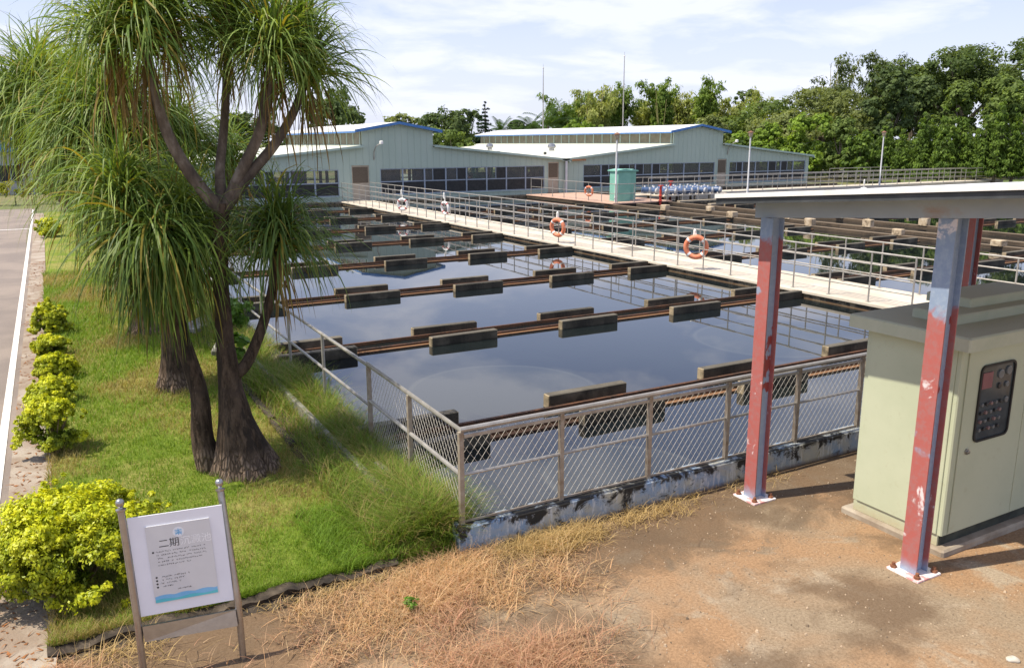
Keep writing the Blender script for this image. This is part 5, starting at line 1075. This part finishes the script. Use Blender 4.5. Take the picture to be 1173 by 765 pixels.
# ------------------------------------------------------------------ information sign
A = Vector(gnd((138, 580), 1.40)); B = Vector(gnd((252, 557), 1.40))
A0 = Vector((.235, 6.22, 0)); B0 = Vector((.955, 6.04, 0)); A = Vector((A.x, A.y, 1.37)); B = Vector((B.x, B.y, 1.37))
t = thing('information_sign', ((A0.x+B0.x)/2, (A0.y+B0.y)/2, 0), 'stainless post sign with white panel of faded and glare-white lettering, beside the largest golden bush', 'sign')
def along(P0, P1, z): return P0.lerp(P1, z/1.37)
for P0, P1 in ((A0, A), (B0, B)):
    mb = MB(); kn = along(P0, P1, .50); base = Vector((kn.x, kn.y-.015, 0)); mb.tube([base, base.lerp(kn, .92), kn, along(P0, P1, .6), P1], .0265, 14); po = mb.build('post', M_STAIN, t, True)
    d = (P1-kn).normalized(); mb = MB(); Mx = Matrix.Translation(P1)@d.to_track_quat('Z', 'Y').to_matrix().to_4x4()
    prof = [(.030, -.01), (.036, .0), (.036, .012), (.020, .018), (.017, .03), (.028, .038), (.036, .052), (.039, .068), (.036, .085), (.024, .10), (.006, .107)]; tmp = MB(); tmp.lathe([(r_*.80 if z_ > .015 else r_, z_*.85) for r_, z_ in prof], (0, 0, 0), 16); mb.add([Mx@Vector(q) for q in tmp.v], tmp.f); mb.build('finial', M_STAIN, po, True)
# panel plane: u along A->B, v up the posts
p00, p10, p01, p11 = along(A0, A, .52), along(B0, B, .52), along(A0, A, 1.30), along(B0, B, 1.30)
U = (p10-p00); uw = U.length; U.normalize(); Vv = (p01-p00); vh = Vv.length; Vv.normalize(); Nn = U.cross(Vv).normalized()
def pt(u_, v_, n_=0): return p00+U*u_+Vv*v_+Nn*n_
def plate(u0, u1, v0, v1, n0, n1):
    mb = MB(); mb.add([pt(u0, v0, n0), pt(u1, v0, n0), pt(u1, v1, n0), pt(u0, v1, n0), pt(u0, v0, n1), pt(u1, v0, n1), pt(u1, v1, n1), pt(u0, v1, n1)], [(3, 2, 1, 0), (4, 5, 6, 7), (0, 1, 5, 4), (1, 2, 6, 5), (2, 3, 7, 6), (3, 0, 4, 7)]); return mb
e = .028
plate(e, uw-e, .0, vh, -.012, .0).build('panel', mat('sign_back', [(.76, .77, .82), (.82, .83, .88)], 2, .3, metal=.0), t)
M_PAPER = mat('sign_face', [(.62, .62, .62), (.68, .68, .68)], 2, .35)
L0, L1, B_0, B_1 = .14, uw-.13, .085, vh-.085
fc = plate(L0, L1, B_0, B_1, .0005, .008).build('face', M_PAPER, t)
# lower cross plate between the posts
q0, q1, q2, q3 = along(A0, A, .32), along(B0, B, .32), along(A0, A, .445), along(B0, B, .445); mb = MB()
off = Nn*.012; uu = U*.028; mb.add([q0+uu-off, q1-uu-off, q3-uu-off, q2+uu-off, q0+uu+off, q1-uu+off, q3-uu+off, q2+uu+off], [(3, 2, 1, 0), (4, 5, 6, 7), (0, 1, 5, 4), (1, 2, 6, 5), (2, 3, 7, 6), (3, 0, 4, 7)]); mb.build('cross_plate', M_STAIN, t)
# writing and marks on the face
M_INK = mat('dark_ink', [(.03, .03, .03), (.05, .05, .05)], 4, .5); M_GLARE = mat('glare_white_ink', [(.80, .80, .80), (.86, .86, .86)], 14, .4, ramp=(.45, .55)); M_LB = mat('logo_blue', [(.14, .42, .72), (.2, .5, .78)], 4, .5); M_TEALW = mat('wave_teal', [(.10, .50, .58), (.14, .56, .62)], 4, .5); M_BLW = mat('wave_blue', [(.18, .46, .74), (.24, .52, .78)], 4, .5)
fw_, fh_ = L1-L0, B_1-B_0
def text(body, size, u_, v_, m, nm, n_=.0092):
    cu = bpy.data.curves.new('tmp', 'FONT'); cu.body = body; cu.size = size; cu.align_x = 'CENTER'; cu.align_y = 'CENTER'; o = bpy.data.objects.new('tmp', cu); COL.objects.link(o)
    bpy.context.view_layer.update(); dg = bpy.context.evaluated_depsgraph_get(); me = bpy.data.meshes.new_from_object(o.evaluated_get(dg)); bpy.data.objects.remove(o); me.name = nm; me.materials.clear(); me.materials.append(m)
    Mx = Matrix(((U.x, Vv.x, Nn.x, 0), (U.y, Vv.y, Nn.y, 0), (U.z, Vv.z, Nn.z, 0), (0, 0, 0, 1))); q = pt(u_, v_, n_); off_ = Vector(t.location); Mx = Matrix.Translation(q-off_)@Mx; me.transform(Mx)
    ob = bpy.data.objects.new(nm, me); COL.objects.link(ob); ob.parent = fc; return ob
um = (L0+L1)/2; tv = B_0+fh_*.755
text('二期', .075, um-.075, tv, M_INK, 'title_lettering'); text('沉澱池', .075, um+.115, tv, M_GLARE, 'title_lettering')  # last title characters white: sun glare painted into their colour
# round emblem
def disc2(u_, v_, r_, n_, m, nm, k=28):
    mb = MB(); mb.add([pt(u_+r_*math.cos(2*math.pi*i/k), v_+r_*math.sin(2*math.pi*i/k), n_) for i in range(k)], [tuple(range(k))]); o = mb.build(nm, m, t); o.parent = fc; return o
ev = B_0+fh_*.885
disc2(um, ev, .040, .0088, mat('emblem_white', [(.72, .74, .78), (.78, .8, .82)], 3, .4), 'emblem_disc'); mb = MB()
def stroke(mb, pts, w_, n_=.0096):
    for (a, c_) in zip(pts[:-1], pts[1:]):
        a, c_ = Vector(a), Vector(c_); d = (c_-a); 
        if d.length < 1e-6: continue
        q = Vector((-d.y, d.x)).normalized()*w_/2; mb.add([pt(*(a+q), n_), pt(*(a-q), n_), pt(*(c_-q), n_), pt(*(c_+q), n_)], [(0, 1, 2, 3)])
for k_ in range(3):
    dv = .012*(1-k_); stroke(mb, [(um-.024+.006*i, ev+dv+.004*math.sin(i*1.2)) for i in range(9)], .0055)
stroke(mb, [(um, ev+.026), (um, ev-.026)], .006); stroke(mb, [(um-.006, ev-.004), (um-.022, ev-.024)], .005); stroke(mb, [(um+.006, ev-.004), (um+.022, ev-.024)], .005); o = mb.build('emblem_mark', M_LB, t); o.parent = fc
# body text too worn to read: rows of small broken strokes
rg = random.Random(9)
def rows(v_list, u0, u1, m, nm, hgt=.012):
    mb = MB()
    for v_, ue in v_list:
        u_ = u0
        while u_ < ue:
            if rg.random() < .88:
                s_ = .0105; 
                for k_ in range(4):
                    if rg.random() < .5: a = (u_+rg.uniform(0, s_), v_+rg.uniform(0, hgt)); stroke(mb, [a, (a[0]+rg.uniform(.003, .007), a[1])], .0022, .0094)
                    else: a = (u_+rg.uniform(0, s_), v_+rg.uniform(0, hgt*.5)); stroke(mb, [a, (a[0], a[1]+rg.uniform(.003, .008))], .0022, .0094)
            u_ += .0145
    o = mb.build(nm, m, t); o.parent = fc
ul = L0+.055; vt = B_0+fh_*.655
rows([(vt-.027*i, (L1-.05, L1-.06, L1-.06, L1-.08, L1-.18)[i]) for i in range(5)], ul, 0, M_INK, 'worn_lettering'); rows([(vt-.20-.026*i, L0+(.27, .22, .19, .13)[i]) for i in range(4)], ul, 0, M_INK, 'worn_lettering'); rows([(B_0+fh_*.145, L0+.26)], L0+.17, 0, M_INK, 'worn_lettering', .010)
for v_ in (vt+.005, vt-.195, vt-.221, vt-.247, vt-.273): disc2(ul-.022, v_, .0075, .0094, M_INK, 'bullet', 12)
# waves along the foot of the face
mb = MB(); k_ = 60; us = np.linspace(L0+.004, L1-.004, k_); f1 = [B_0+.052+.010*abs(math.sin((u_-L0)*22)) for u_ in us]; f2 = [B_0+.028+.005*math.sin((u_-L0)*30) for u_ in us]
for i in range(k_-1): mb.add([pt(us[i], f2[i], .0090), pt(us[i+1], f2[i+1], .0090), pt(us[i+1], f1[i+1], .0090), pt(us[i], f1[i], .0090)], [(0, 1, 2, 3)])
o = mb.build('blue_wave', M_BLW, t); o.parent = fc; mb = MB()
for i in range(k_-1): mb.add([pt(us[i], B_0+.006, .0094), pt(us[i+1], B_0+.006, .0094), pt(us[i+1], f2[i+1], .0094), pt(us[i], f2[i], .0094)], [(0, 1, 2, 3)])
o = mb.build('teal_wave', M_TEALW, t); o.parent = fc
